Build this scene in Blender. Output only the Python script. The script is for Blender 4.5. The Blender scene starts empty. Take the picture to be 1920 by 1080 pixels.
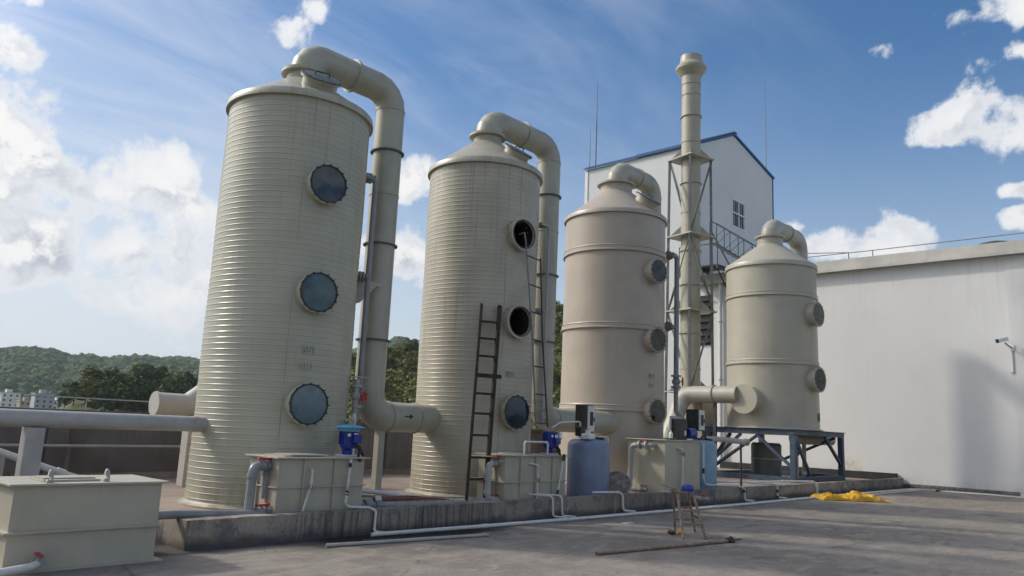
import bpy, math, random
from math import sin, cos, radians as R_, pi, sqrt, hypot, atan2
from mathutils import Vector as V, Matrix, noise as NZ
random.seed(7)
sc = bpy.context.scene
col = sc.collection

# ------------------------------------------------------------------ camera
def view_axes(yaw, pitch, roll):
    f = V((sin(yaw)*cos(pitch), cos(yaw)*cos(pitch), sin(pitch)))
    r0 = V((cos(yaw), -sin(yaw), 0)); u0 = r0.cross(f)
    return cos(roll)*r0 + sin(roll)*u0, -sin(roll)*r0 + cos(roll)*u0, f
_r, _u, _f = view_axes(R_(47.03), R_(10.159), R_(2.575))
cam = bpy.data.cameras.new('camera'); cam.sensor_width = 36; cam.lens = 36*1445.3/1920
cam.clip_start = .05; cam.clip_end = 20000
co = bpy.data.objects.new('camera', cam); col.objects.link(co)
M = Matrix((( _r.x, _u.x, -_f.x, 0), (_r.y, _u.y, -_f.y, 0), (_r.z, _u.z, -_f.z, 1.6), (0, 0, 0, 1)))
co.matrix_world = M
sc.camera = co

# ------------------------------------------------------------------ light
SUN_AZ, SUN_EL = R_(331), R_(38)          # azimuth from +Y towards +X
sd = V((sin(SUN_AZ)*cos(SUN_EL), cos(SUN_AZ)*cos(SUN_EL), sin(SUN_EL)))
sl = bpy.data.lights.new('sun', 'SUN'); sl.energy = 2.0; sl.angle = R_(3.2); sl.color = (1, .93, .82)
so = bpy.data.objects.new('sun', sl); col.objects.link(so)
so.rotation_euler = sd.to_track_quat('Z', 'Y').to_euler()
sc.view_settings.view_transform = 'Standard'; sc.view_settings.look = 'None'
sc.view_settings.gamma = 1; sc.view_settings.use_curve_mapping = False
sc.view_settings.exposure = 0.20

class NT:
    """tiny node-tree writer"""
    def __init__(s, t): s.t = t; s.n = t.nodes; s.l = t.links
    def add(s, typ, **k):
        n = s.n.new(typ)
        for a, b in k.items(): setattr(n, a, b)
        return n
    def put(s, sock, v):
        if v is None: return
        if hasattr(v, 'is_linked') or isinstance(v, bpy.types.NodeSocket): s.l.new(v, sock)
        else:
            if sock.type == 'RGBA' and len(v) == 3: v = (*v, 1)
            sock.default_value = v
    def m(s, op, a, b=None, c=None, clamp=False):
        n = s.add('ShaderNodeMath', operation=op, use_clamp=clamp)
        for i, x in enumerate((a, b, c)):
            if x is not None: s.put(n.inputs[i], x)
        return n.outputs[0]
    def vm(s, op, a, b=None):
        n = s.add('ShaderNodeVectorMath', operation=op)
        s.put(n.inputs[0], a)
        if b is not None: s.put(n.inputs[1], b)
        return n.outputs[0]
    def mix(s, f, a, b, blend='MIX'):
        n = s.add('ShaderNodeMix', data_type='RGBA', blend_type=blend, clamp_factor=True)
        s.put(n.inputs[0], f); s.put(n.inputs[6], a); s.put(n.inputs[7], b)
        return n.outputs[2]
    def noise(s, vec, scale, detail=4, rough=.55, lac=2, dist=0):
        n = s.add('ShaderNodeTexNoise')
        s.put(n.inputs['Vector'], vec); n.inputs['Scale'].default_value = scale
        n.inputs['Detail'].default_value = detail; n.inputs['Roughness'].default_value = rough
        n.inputs['Lacunarity'].default_value = lac; n.inputs['Distortion'].default_value = dist
        return n.outputs[0]
    def ramp(s, f, a, b, lo=0., hi=1., smooth=True):
        n = s.add('ShaderNodeMapRange', interpolation_type='SMOOTHSTEP' if smooth else 'LINEAR')
        n.clamp = True
        for i, x in enumerate((f, a, b, lo, hi)): s.put(n.inputs[i], x)
        return n.outputs[0]

world = bpy.data.worlds.new('World'); sc.world = world; world.use_nodes = True
W = NT(world.node_tree); W.n.clear()
wout = W.add('ShaderNodeOutputWorld'); bg = W.add('ShaderNodeBackground'); W.l.new(bg.outputs[0], wout.inputs[0])
SKY_STRENGTH = 0.112
bg.inputs[1].default_value = SKY_STRENGTH
sky = W.add('ShaderNodeTexSky', sky_type='NISHITA'); sky.sun_disc = False
sky.sun_elevation = SUN_EL; sky.sun_rotation = SUN_AZ
sky.altitude = 100; sky.air_density = 1.0; sky.dust_density = 1.2; sky.ozone_density = 2.0
tc = W.add('ShaderNodeTexCoord'); dvec = W.vm('NORMALIZE', tc.outputs['Generated'])
sp = W.add('ShaderNodeSeparateXYZ'); W.l.new(dvec, sp.inputs[0])
dx, dy, dz = sp.outputs
az = W.m('MULTIPLY', W.m('ARCTAN2', dx, dy), 180/pi)
el = W.m('MULTIPLY', W.m('ARCSINE', dz), 180/pi)
# clouds live on a flat layer: project the direction onto it so that they shrink towards the horizon
den = W.m('ADD', W.m('MAXIMUM', dz, 0.0), 0.22)
cv = W.add('ShaderNodeCombineXYZ')
W.l.new(W.m('DIVIDE', dx, den), cv.inputs[0]); W.l.new(W.m('DIVIDE', dy, den), cv.inputs[1])
W.l.new(W.m('MULTIPLY', dz, 2.2), cv.inputs[2])
n_lo = W.noise(dvec, 8.0, 3, .5, 2.1, .3)
n_hi = W.noise(dvec, 17.0, 9, .61, 2.1, .2)
n_cl = W.m('ADD', W.m('MULTIPLY', n_lo, .5), W.m('MULTIPLY', n_hi, .5))
off = W.vm('ADD', dvec, (-.010, .018, .022))
n_up = W.m('ADD', W.m('MULTIPLY', W.noise(off, 8.0, 3, .5, 2.1, .3), .5), W.m('MULTIPLY', W.noise(off, 17.0, 7, .60, 2.1, .2), .5))
BLOBS = [  # azimuth, elevation, half widths in degrees, weight: cumulus banks, those behind and overhead added to raise the ambient light
 (9, 15.8, 9.0, 4.4, 1.35), (20.8, 15.2, 5.8, 3.4, 1.3), (15.5, 11.4, 9.0, 3.8, 1.3), (22.8, 9.8, 5.4, 3.8, 1.35), (20.0, 7.4, 4.6, 1.6, 1.2), (12.0, 7.8, 6.0, 1.8, 1.1), (31, 14, 4.5, 3.5, 1.0),
 (11.0, 21.3, 2.9, 1.5, .9), (13.6, 17.0, 1.2, .7, .8), (12.1, 24.6, 1.4, .7, .5), (29.0, 26.6, 2.1, 1.3, .55), (30.9, 28.7, 1.9, 1.2, .55),
 (39.0, 17.6, 1.9, 1.5, .9), (39.5, 12.0, 2.8, 2.4, 1.0), (82.2, 27.2, 4.4, 1.7, 1.25), (82.0, 24.3, 2.6, .9, .75), (80.8, 20.4, 4.8, 2.1, 1.35),
 (76.6, 19.6, 1.2, .8, .7), (70.4, 13.4, 3.0, 1.6, 1.25), (74.2, 13.3, 3.6, 2.2, 1.4), (81.4, 15.9, 1.6, .6, 1.0), (80.9, 14.3, 1.3, .8, 1.1),
 (73.6, 26.0, 1.2, .5, .35), (75.9, 22.2, 1.3, .5, .4), (67.2, 14.6, 1.8, .9, .7),
 (-8, 13, 9, 4, 1.0), (-30, 18, 10, 4, .9), (-62, 12, 12, 3, .95), (-100, 20, 10, 4, .9), (104, 17, 9, 4, .95), (130, 12, 10, 3, .9), (165, 20, 12, 4, .9), (-150, 14, 12, 4, .95), (-130, 35, 12, 5, .8), (60, 48, 6, 3, .7), (120, 45, 8, 4, .8), (-20, 32, 20, 10, 1.1), (-75, 30, 22, 11, 1.2), (175, 38, 24, 12, 1.2), (145, 24, 20, 8, 1.1), (-110, 48, 26, 12, 1.2), (-170, 62, 40, 13, 1.1), (20, 66, 24, 10, 1.0), (100, 62, 24, 10, 1.0), (-140, 22, 20, 8, 1.1), (-45, 8, 14, 3, .95), (-120, 9, 16, 3.5, .95), (160, 9, 16, 4, .95)]
acc = None; base = None
for a, e, wa, we, wt in BLOBS:
    qa = W.m('DIVIDE', W.m('SUBTRACT', az, a), wa)
    qe = W.m('DIVIDE', W.m('SUBTRACT', el, e), we)
    d2 = W.m('ADD', W.m('MULTIPLY', qa, qa), W.m('MULTIPLY', qe, qe))
    b = W.m('MULTIPLY', W.m('SUBTRACT', 1.30, W.m('SQRT', d2)), wt)
    acc = b if acc is None else W.m('MAXIMUM', acc, b)
blob = W.m('MINIMUM', W.m('MAXIMUM', acc, -.6), 1.0)
dens = W.m('ADD', W.m('SUBTRACT', W.m('MULTIPLY', blob, .62), .12), W.m('MULTIPLY', W.m('SUBTRACT', n_cl, .5), 3.6))
cmask = W.ramp(dens, .08, .40)
core = W.ramp(W.m('ADD', W.m('MULTIPLY', dens, .35), W.m('MULTIPLY', W.m('SUBTRACT', n_cl, n_up), 5.5)), -.10, .46)
# thin high veil, denser towards the sun and the horizon
veil_n = W.noise(W.vm('MULTIPLY', cv.outputs[0], (1.2, 3.4, 1)), 1.4, 5, .6, 2, .6)
sdot = W.add('ShaderNodeVectorMath', operation='DOT_PRODUCT'); W.l.new(dvec, sdot.inputs[0]); sdot.inputs[1].default_value = sd
sunside = W.ramp(sdot.outputs['Value'], .05, .95)
hor = W.ramp(el, 0, 27, 1, 0)
veil = W.m('MULTIPLY', W.ramp(veil_n, .34, .72), W.m('ADD', .02, W.m('MULTIPLY', sunside, .62)), clamp=True)
lowhaze = W.m('MULTIPLY', hor, W.m('ADD', .50, W.m('MULTIPLY', sunside, .75)), clamp=True)
K = 1/SKY_STRENGTH/2**sc.view_settings.exposure
hsv = W.add('ShaderNodeHueSaturation'); W.l.new(sky.outputs[0], hsv.inputs['Color'])
hsv.inputs['Saturation'].default_value = 1.32; hsv.inputs['Value'].default_value = 1.0
skyc = hsv.outputs[0]
c1 = W.mix(lowhaze, skyc, (.74*K, .80*K, .86*K))
c2 = W.mix(veil, c1, (.72*K, .78*K, .88*K))
ccol = W.mix(core, (.44*K, .48*K, .56*K), (.97*K, .96*K, .945*K))
ccol = W.mix(W.ramp(dens, .25, .9), (.84*K, .86*K, .90*K), ccol)
c3 = W.mix(cmask, c2, ccol)
# bright aureole of a sun seen through thin cloud
aur = W.m('POWER', W.ramp(sdot.outputs['Value'], .72, 1.0, 0, 1, False), 3.0)
aurc = W.mix(aur, (0, 0, 0), (4.5*K, 4.2*K, 3.8*K))
c4 = W.mix(1.0, c3, aurc, 'ADD')
W.l.new(c4, bg.inputs[0])

# ------------------------------------------------------------------ materials
MATS = {}
def pmat(name, c, *args, extra=None, **kw):
    return _pmat(name, c, *args, extra=extra, **kw)
def _pmat(name, c, rough=.5, var=.12, scale=3., spec=.5, metal=0., streak=0., streak_c=(.10, .09, .075), bump=0., bscale=40., spots=0., spot_c=(.05, .045, .04), spot_s=2., fine=0., tint=None, coat=0., extra=None):
    m = bpy.data.materials.new(name); m.use_nodes = True; T = NT(m.node_tree); T.n.clear()
    out = T.add('ShaderNodeOutputMaterial'); p = T.add('ShaderNodeBsdfPrincipled'); T.l.new(p.outputs[0], out.inputs[0])
    geo = T.add('ShaderNodeNewGeometry'); pos = geo.outputs['Position']
    n1 = T.noise(pos, scale, 5, .6)
    lo = tuple(max(0, x*(1-var)) for x in c); hi = tuple(x*(1+var) for x in c)
    cc = T.mix(T.ramp(n1, .3, .7), lo, hi)
    if tint is not None:
        cc = T.mix(T.m('MULTIPLY', T.ramp(T.noise(pos, scale*.37, 3, .5), .45, .7), .6), cc, tint)
    if fine:
        cc = T.mix(fine, cc, T.mix(T.noise(pos, 90, 3, .6), (0, 0, 0), (1, 1, 1)), 'OVERLAY')
    if streak:
        sv = T.vm('MULTIPLY', pos, (7, 7, .22))
        sn = T.m('MULTIPLY', T.ramp(T.noise(sv, 1.6, 5, .65), .5, .78), T.ramp(T.noise(pos, .7, 2, .5), .3, .7))
        cc = T.mix(T.m('MULTIPLY', sn, streak), cc, streak_c)
    if spots:
        sp_ = T.ramp(T.noise(pos, spot_s, 7, .68), .54, .70)
        cc = T.mix(T.m('MULTIPLY', sp_, spots), cc, spot_c)
    if extra: cc = extra(T, cc, pos)
    T.l.new(cc, p.inputs['Base Color'])
    rr = T.m('ADD', rough-.06, T.m('MULTIPLY', T.noise(pos, scale*2.3, 4, .6), .12), clamp=True)
    T.l.new(rr, p.inputs['Roughness'])
    p.inputs['Specular IOR Level'].default_value = spec; p.inputs['Metallic'].default_value = metal
    if coat: p.inputs['Coat Weight'].default_value = coat; p.inputs['Coat Roughness'].default_value = .1
    if bump:
        b = T.add('ShaderNodeBump'); b.inputs['Strength'].default_value = bump; b.inputs['Distance'].default_value = .02
        T.l.new(T.noise(pos, bscale, 6, .65), b.inputs['Height']); T.l.new(b.outputs[0], p.inputs['Normal'])
    MATS[name] = m
    return m

def wound(lipz, cx, cy, seam):
    def f(T, cc, pos):
        s_ = T.add('ShaderNodeSeparateXYZ'); T.l.new(pos, s_.inputs[0]); X, Y, Z = s_.outputs
        wn = T.add('ShaderNodeTexWhiteNoise', noise_dimensions='1D'); T.l.new(T.m('FLOOR', T.m('DIVIDE', T.m('SUBTRACT', Z, FZ+.1), .0885)), wn.inputs['W'])
        cc = T.mix(T.m('MULTIPLY', wn.outputs['Value'], .22), cc, (.30, .285, .225))
        dr = T.m('MULTIPLY', T.ramp(Z, lipz-2.6, lipz), T.ramp(T.noise(T.vm('MULTIPLY', pos, (9, 9, .10)), 1.5, 5, .65), .52, .70))
        cc = T.mix(T.m('MULTIPLY', dr, .55), cc, (.19, .175, .135))
        ft = T.m('MULTIPLY', T.ramp(Z, 1.0, FZ), T.ramp(T.noise(T.vm('MULTIPLY', pos, (3, 3, 1.2)), 1.6, 6, .7), .36, .62))
        cc = T.mix(T.m('MULTIPLY', ft, .55), cc, (.20, .165, .12))
        an = T.m('ARCTAN2', T.m('SUBTRACT', X, cx), T.m('SUBTRACT', Y, cy))
        q = T.m('ABSOLUTE', T.m('SUBTRACT', an, T.m('ADD', seam, T.m('MULTIPLY', T.noise(pos, 1.2, 3, .5), .02))))
        sm = T.m('MULTIPLY', T.ramp(q, .012, .002), T.ramp(T.noise(T.vm('MULTIPLY', pos, (1, 1, 1.5)), 1.1, 4, .6), .35, .6))
        return T.mix(T.m('MULTIPLY', sm, .6), cc, (.16, .15, .12))
    return f
FZ = .232
pp1 = pmat('pp_greygreen', (.405, .39, .305), .33, .07, 1.3, .5, streak=.55, streak_c=(.22, .21, .17), extra=wound(6.62, 6.709, 11.425, -2.72))
pp2 = pmat('pp_warm', (.405, .372, .29), .33, .10, 1.6, .5, streak=.7, streak_c=(.2, .18, .14), extra=wound(6.81, 11.268, 11.425, -2.80))
pp3 = pmat('pp_pinkish', (.39, .337, .275), .38, .06, 1.2, .45, streak=.3, streak_c=(.25, .22, .18))
pp4 = pmat('pp_cream', (.38, .355, .288), .40, .06, 1.2, .45, streak=.2, streak_c=(.26, .24, .19))
ppd = pmat('pp_duct', (.37, .352, .288), .36, .08, 2.2, .5, streak=.35, streak_c=(.2, .19, .16))
ppt = pmat('pp_tank', (.39, .36, .29), .45, .08, 2.5, .45, streak=.5, streak_c=(.2, .18, .15))
ppf = pmat('pp_far_tank', (.41, .38, .30), .45, .06, 2.5, .45, streak=.25, streak_c=(.24, .23, .19))
lid_m = pmat('hatch_lid_grey', (.10, .118, .118), .55, .2, 6, .3)
rubber = pmat('black_rubber', (.018, .018, .018), .5, .3, 8)
shade_in = pmat('hole_shade', (.03, .028, .024), .9, .2, 4, .1)  # shade inside the open portholes, as a colour
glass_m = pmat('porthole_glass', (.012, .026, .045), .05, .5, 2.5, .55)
refl_teal = pmat('porthole_teal_reflection', (.02, .062, .078), .06, .5, 2.2, .55, spots=.5, spot_s=4, spot_c=(.10, .14, .15))  # teal reflection put into the pane's base colour
refl_pale = pmat('porthole_pale_reflection', (.085, .125, .155), .08, .3, 2.2, .55, spots=.5, spot_s=3, spot_c=(.05, .075, .10))  # grey-blue reflection put into the pane's base colour
glass2_m = pmat('porthole_glass_stained', (.026, .03, .029), .14, .6, 5, .4)
pvc_g = pmat('pvc_grey', (.23, .24, .25), .35, .12, 5, .5, streak=.3, streak_c=(.12, .11, .1))
pvc_lg = pmat('pvc_light_grey', (.355, .35, .335), .4, .1, 4, .5, spots=.3, spot_s=3, spot_c=(.16, .15, .14))
pvc_w = pmat('pvc_white', (.60, .60, .57), .4, .1, 5, .5, spots=.55, spot_s=5, spot_c=(.22, .19, .15))
red_m = pmat('red_plastic', (.42, .035, .04), .4, .2, 12)
blue_m = pmat('pump_blue', (.012, .035, .25), .35, .25, 10, .5)
cyan_m = pmat('cap_cyan', (.10, .34, .48), .5, .2, 6)
white_m = pmat('white_label', (.70, .70, .68), .5, .08, 10)
black_m = pmat('black_plastic', (.014, .014, .015), .45, .3, 8)
dgrey_m = pmat('dark_grey_box', (.045, .045, .04), .5, .25, 8)
barrel_m = pmat('barrel_blue', (.19, .232, .335), .42, .12, 2, .4, streak=.3, streak_c=(.08, .09, .14))
barrel2_m = pmat('barrel_pale_blue', (.22, .34, .45), .42, .12, 2, .4, streak=.3, streak_c=(.12, .16, .2))
steel_b = pmat('frame_blue_grey', (.05, .075, .115), .5, .25, 5, .4, spots=.4, spot_s=4, spot_c=(.07, .05, .035))
steel_g = pmat('grey_angle_steel', (.20, .20, .19), .5, .2, 5, .4, spots=.5, spot_s=4, spot_c=(.12, .08, .055))
steel_d = pmat('dark_steel', (.05, .045, .042), .5, .3, 6, .4, spots=.5, spot_s=6, spot_c=(.10, .06, .04))
wood_d = pmat('dark_wood', (.045, .034, .026), .75, .35, 12, .2, streak=.4, streak_c=(.09, .065, .045))
wood_l = pmat('pale_wood', (.27, .19, .14), .7, .3, 14, .2, spots=.4, spot_s=10, spot_c=(.1, .07, .05))
def wall_marks(T, cc, pos):
    s_ = T.add('ShaderNodeSeparateXYZ'); T.l.new(pos, s_.inputs[0]); X, Y, Z = s_.outputs
    # rusty damp patch near the kerb end, splash dirt along the foot, drips under the eave, hairline day joints
    d = T.m('ADD', T.m('POWER', T.m('DIVIDE', T.m('SUBTRACT', Y, 11.05), .55), 2), T.m('POWER', T.m('DIVIDE', T.m('SUBTRACT', Z, .55), .5), 2))
    rust = T.m('MULTIPLY', T.ramp(d, 1.1, .1), T.ramp(T.noise(pos, 5, 6, .7), .38, .62))
    cc = T.mix(T.m('MULTIPLY', rust, .6), cc, (.50, .40, .16))
    foot = T.m('MULTIPLY', T.ramp(Z, .55, .0), T.ramp(T.noise(T.vm('MULTIPLY', pos, (1, 1.5, .8)), 2.2, 6, .7), .35, .7))
    cc = T.mix(T.m('MULTIPLY', foot, .6), cc, (.30, .28, .25))
    dr = T.m('MULTIPLY', T.ramp(Z, 5.2, 8.3), T.ramp(T.noise(T.vm('MULTIPLY', pos, (1, 6, .12)), 1.4, 5, .6), .52, .75))
    cc = T.mix(T.m('MULTIPLY', dr, .35), cc, (.45, .44, .41))
    q = T.m('ABSOLUTE', T.m('SUBTRACT', T.m('FRACT', T.m('DIVIDE', T.m('ADD', Y, T.m('MULTIPLY', T.noise(pos, .8, 3, .5), .02)), 4.1)), .5))
    cc = T.mix(T.m('MULTIPLY', T.ramp(q, .0022, .0006), .22), cc, (.4, .4, .39))
    patch = T.ramp(T.noise(T.vm('MULTIPLY', pos, (.3, .3, .3)), 1.0, 4, .5), .4, .62)
    return T.mix(T.m('MULTIPLY', patch, .22), cc, (.60, .595, .585))
wallw = pmat('painted_wall', (.70, .695, .68), .85, .035, .6, .2, streak=.18, streak_c=(.48, .47, .44), bump=.15, bscale=14, extra=wall_marks)
wall_c = pmat('tall_wall', (.63, .645, .65), .7, .03, .5, .2, streak=.10, streak_c=(.45, .45, .44))
fasc_m = pmat('eave_concrete', (.52, .50, .46), .8, .10, 1.2, .2, streak=.5, streak_c=(.26, .24, .2))
blue_trim = pmat('blue_trim', (.02, .10, .26), .45, .2, 4)
par_m = pmat('parapet_dark', (.15, .125, .113), .85, .25, 1.1, .2, streak=.7, streak_c=(.05, .045, .042), bump=.3, bscale=18, tint=(.185, .18, .178))
shade_m = pmat('kerb_shade_black', (.028, .027, .028), .8, .3, 3)  # near-black stands in for the shade on the rear kerb
drum_m = pmat('drum_grey', (.15, .155, .14), .5, .15, 3)
wing_m = pmat('window_glass', (.012, .016, .024), .12, .3, 2, .4)
beige_m = pmat('beige_duct', (.46, .425, .385), .45, .06, 2, .4, streak=.2, streak_c=(.3, .27, .24))
yellow_m = pmat('yellow_tarp', (.60, .33, .025), .6, .18, 6, .3, spots=.25, spot_s=5, spot_c=(.36, .16, .02))
rust_m = pmat('red_brown_hose', (.14, .055, .045), .5, .4, 14, .4)
straw_m = pmat('tan_hose', (.30, .23, .14), .5, .35, 12, .4)
bark_m = pmat('bark', (.07, .055, .04), .9, .3, 4, .1)
green_m = pmat('green_bucket', (.02, .14, .05), .4, .2, 8)

def concrete(name, c, stain=.6, kerb=False, deck=False):
    m = bpy.data.materials.new(name); m.use_nodes = True; T = NT(m.node_tree); T.n.clear()
    out = T.add('ShaderNodeOutputMaterial'); p = T.add('ShaderNodeBsdfPrincipled'); T.l.new(p.outputs[0], out.inputs[0])
    geo = T.add('ShaderNodeNewGeometry'); pos = geo.outputs['Position']
    s = T.add('ShaderNodeSeparateXYZ'); T.l.new(pos, s.inputs[0]); X, Y, Z = s.outputs
    big = T.noise(pos, .28, 4, .6, 2, .4); mid = T.noise(pos, 1.7, 6, .65, 2, .3); fin = T.noise(pos, 22, 5, .7); grit = T.noise(pos, 130, 2, .6)
    cc = T.mix(T.ramp(big, .34, .66), tuple(x*.80 for x in c), tuple(x*1.20 for x in c))
    cc = T.mix(T.m('MULTIPLY', T.ramp(mid, .36, .68), .55), cc, tuple(x*.62 for x in c))
    cc = T.mix(.55, cc, T.mix(fin, (.12, .12, .12), (.88, .88, .88)), 'OVERLAY')
    cc = T.mix(.35, cc, T.mix(grit, (.2, .2, .2), (.8, .8, .8)), 'OVERLAY')
    rough = .88
    if deck:
        # long scuffs and dirt left by water drying along the falls of the roof
        sc_ = T.noise(T.vm('MULTIPLY', pos, (.9, 2.0, 1)), 1.9, 8, .74, 2, .9)
        cc = T.mix(T.m('MULTIPLY', T.ramp(sc_, .48, .66), .7), cc, (c[0]*1.45, c[1]*1.36, c[2]*1.25))
        dk = T.ramp(T.noise(T.vm('MULTIPLY', pos, (.6, 1.6, 1)), .9, 6, .7, 2, .5), .55, .72)
        cc = T.mix(T.m('MULTIPLY', dk, .7), cc, (c[0]*.42, c[1]*.42, c[2]*.45))
        fl = T.ramp(T.noise(T.vm('MULTIPLY', pos, (1.6, 2.6, 1)), 3.4, 8, .75, 2, .6), .56, .66)
        cc = T.mix(T.m('MULTIPLY', fl, .5), cc, (c[0]*.5, c[1]*.49, c[2]*.48))
        vo = T.add('ShaderNodeTexVoronoi', feature='DISTANCE_TO_EDGE'); T.l.new(T.vm('ADD', pos, T.vm('MULTIPLY', T.add('ShaderNodeTexNoise').outputs['Color'], (.5, .5, 0))), vo.inputs['Vector']); vo.inputs['Scale'].default_value = .21
        ck = T.ramp(vo.outputs['Distance'], .006, .0015)
        cc = T.mix(T.m('MULTIPLY', ck, T.m('MULTIPLY', T.ramp(mid, .45, .6), .6)), cc, (.05, .045, .04))
        moss = T.m('MULTIPLY', T.ramp(T.noise(pos, .55, 4, .6), .55, .72), T.ramp(Y, 6.2, 8.6))
        cc = T.mix(T.m('MULTIPLY', moss, .45), cc, (.085, .082, .04))
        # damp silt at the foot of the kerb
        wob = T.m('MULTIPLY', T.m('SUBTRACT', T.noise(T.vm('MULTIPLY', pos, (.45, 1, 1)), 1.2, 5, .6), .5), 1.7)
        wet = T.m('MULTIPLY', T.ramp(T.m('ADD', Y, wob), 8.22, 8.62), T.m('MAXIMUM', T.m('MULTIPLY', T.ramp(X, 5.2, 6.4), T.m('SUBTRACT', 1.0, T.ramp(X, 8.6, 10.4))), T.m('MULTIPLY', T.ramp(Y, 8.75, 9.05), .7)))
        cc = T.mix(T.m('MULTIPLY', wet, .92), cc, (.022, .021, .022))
        p.inputs['Roughness'].default_value = .9; spec_ = T.m('SUBTRACT', .25, T.m('MULTIPLY', wet, .22))
        # trowel joints
        for sock, stp, off in ((X, 5.2, 1.3), (Y, 4.4, .75)):
            q = T.m('ABSOLUTE', T.m('SUBTRACT', T.m('FRACT', T.m('DIVIDE', T.m('ADD', sock, T.m('ADD', off, T.m('MULTIPLY', mid, .03))), stp)), .5))
            ln = T.ramp(q, .0018, .0, 0, 1)
            cc = T.mix(T.m('MULTIPLY', ln, .5), cc, tuple(x*.4 for x in c))
    else:
        p.inputs['Roughness'].default_value = rough
    if kerb:
        drip = T.ramp(T.noise(T.vm('MULTIPLY', pos, (11, 11, .55)), 1.2, 6, .7), .42, .66)
        wher = T.ramp(T.noise(T.vm('MULTIPLY', pos, (.5, .5, .3)), 1.2, 3, .6), .38, .62)
        cc = T.mix(T.m('MULTIPLY', T.m('MULTIPLY', drip, wher), .8), cc, (.03, .028, .027))
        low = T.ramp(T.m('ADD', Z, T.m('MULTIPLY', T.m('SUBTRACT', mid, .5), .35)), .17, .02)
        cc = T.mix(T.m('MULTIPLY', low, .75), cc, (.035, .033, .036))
        lime = T.m('MULTIPLY', T.ramp(T.noise(T.vm('MULTIPLY', pos, (14, 14, .8)), 1.1, 5, .7), .58, .72), wher)
        cc = T.mix(T.m('MULTIPLY', lime, .55), cc, (.36, .35, .34))
        dist = T.ramp(T.noise(pos, 2.1, 9, .78), .5, .58)
        cc = T.mix(T.m('MULTIPLY', dist, .6), cc, (.075, .08, .10))
    T.l.new(cc, p.inputs['Base Color'])
    if deck: T.l.new(spec_, p.inputs['Specular IOR Level'])
    else: p.inputs['Specular IOR Level'].default_value = .25
    b = T.add('ShaderNodeBump'); b.inputs['Strength'].default_value = .45; b.inputs['Distance'].default_value = .012
    hh = T.m('ADD', fin, T.m('MULTIPLY', mid, 1.4)); T.l.new(hh, b.inputs['Height']); T.l.new(b.outputs[0], p.inputs['Normal'])
    return m
deck_m = concrete('roof_concrete', (.236, .212, .188), deck=True)
kerb_m = concrete('kerb_concrete', (.30, .26, .22), kerb=True)
slab_m = concrete('platform_concrete', (.26, .21, .17))

def leafy(name, a, b, c, s=.35):
    m = bpy.data.materials.new(name); m.use_nodes = True; T = NT(m.node_tree); T.n.clear()
    out = T.add('ShaderNodeOutputMaterial'); p = T.add('ShaderNodeBsdfPrincipled'); T.l.new(p.outputs[0], out.inputs[0])
    geo = T.add('ShaderNodeNewGeometry'); pos = geo.outputs['Position']
    oi = T.add('ShaderNodeObjectInfo')
    cc = T.mix(T.ramp(T.noise(pos, s, 5, .7), .32, .68), a, b)
    cc = T.mix(T.m('MULTIPLY', T.ramp(T.noise(pos, s*.13, 4, .6), .45, .65), .75), cc, c)
    cc = T.mix(T.m('MULTIPLY', oi.outputs['Random'], .5), cc, tuple(x*1.5 for x in a))
    T.l.new(cc, p.inputs['Base Color']); p.inputs['Roughness'].default_value = .75; p.inputs['Specular IOR Level'].default_value = .15
    return m
leaf_d = leafy('leaf_dark', (.026, .05, .016), (.065, .10, .028), (.045, .07, .025), .4)
leaf_l = leafy('leaf_light', (.10, .115, .03), (.19, .20, .05), (.15, .13, .055), .3)
hill_m = leafy('hill_wood', (.032, .066, .026), (.075, .125, .038), (.14, .19, .055), .03)
near_m = leafy('near_hill_scrub', (.035, .052, .016), (.085, .10, .03), (.11, .085, .045), .09)
plain_m = leafy('valley_fields', (.035, .055, .02), (.07, .09, .035), (.10, .10, .06), .03)

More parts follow.
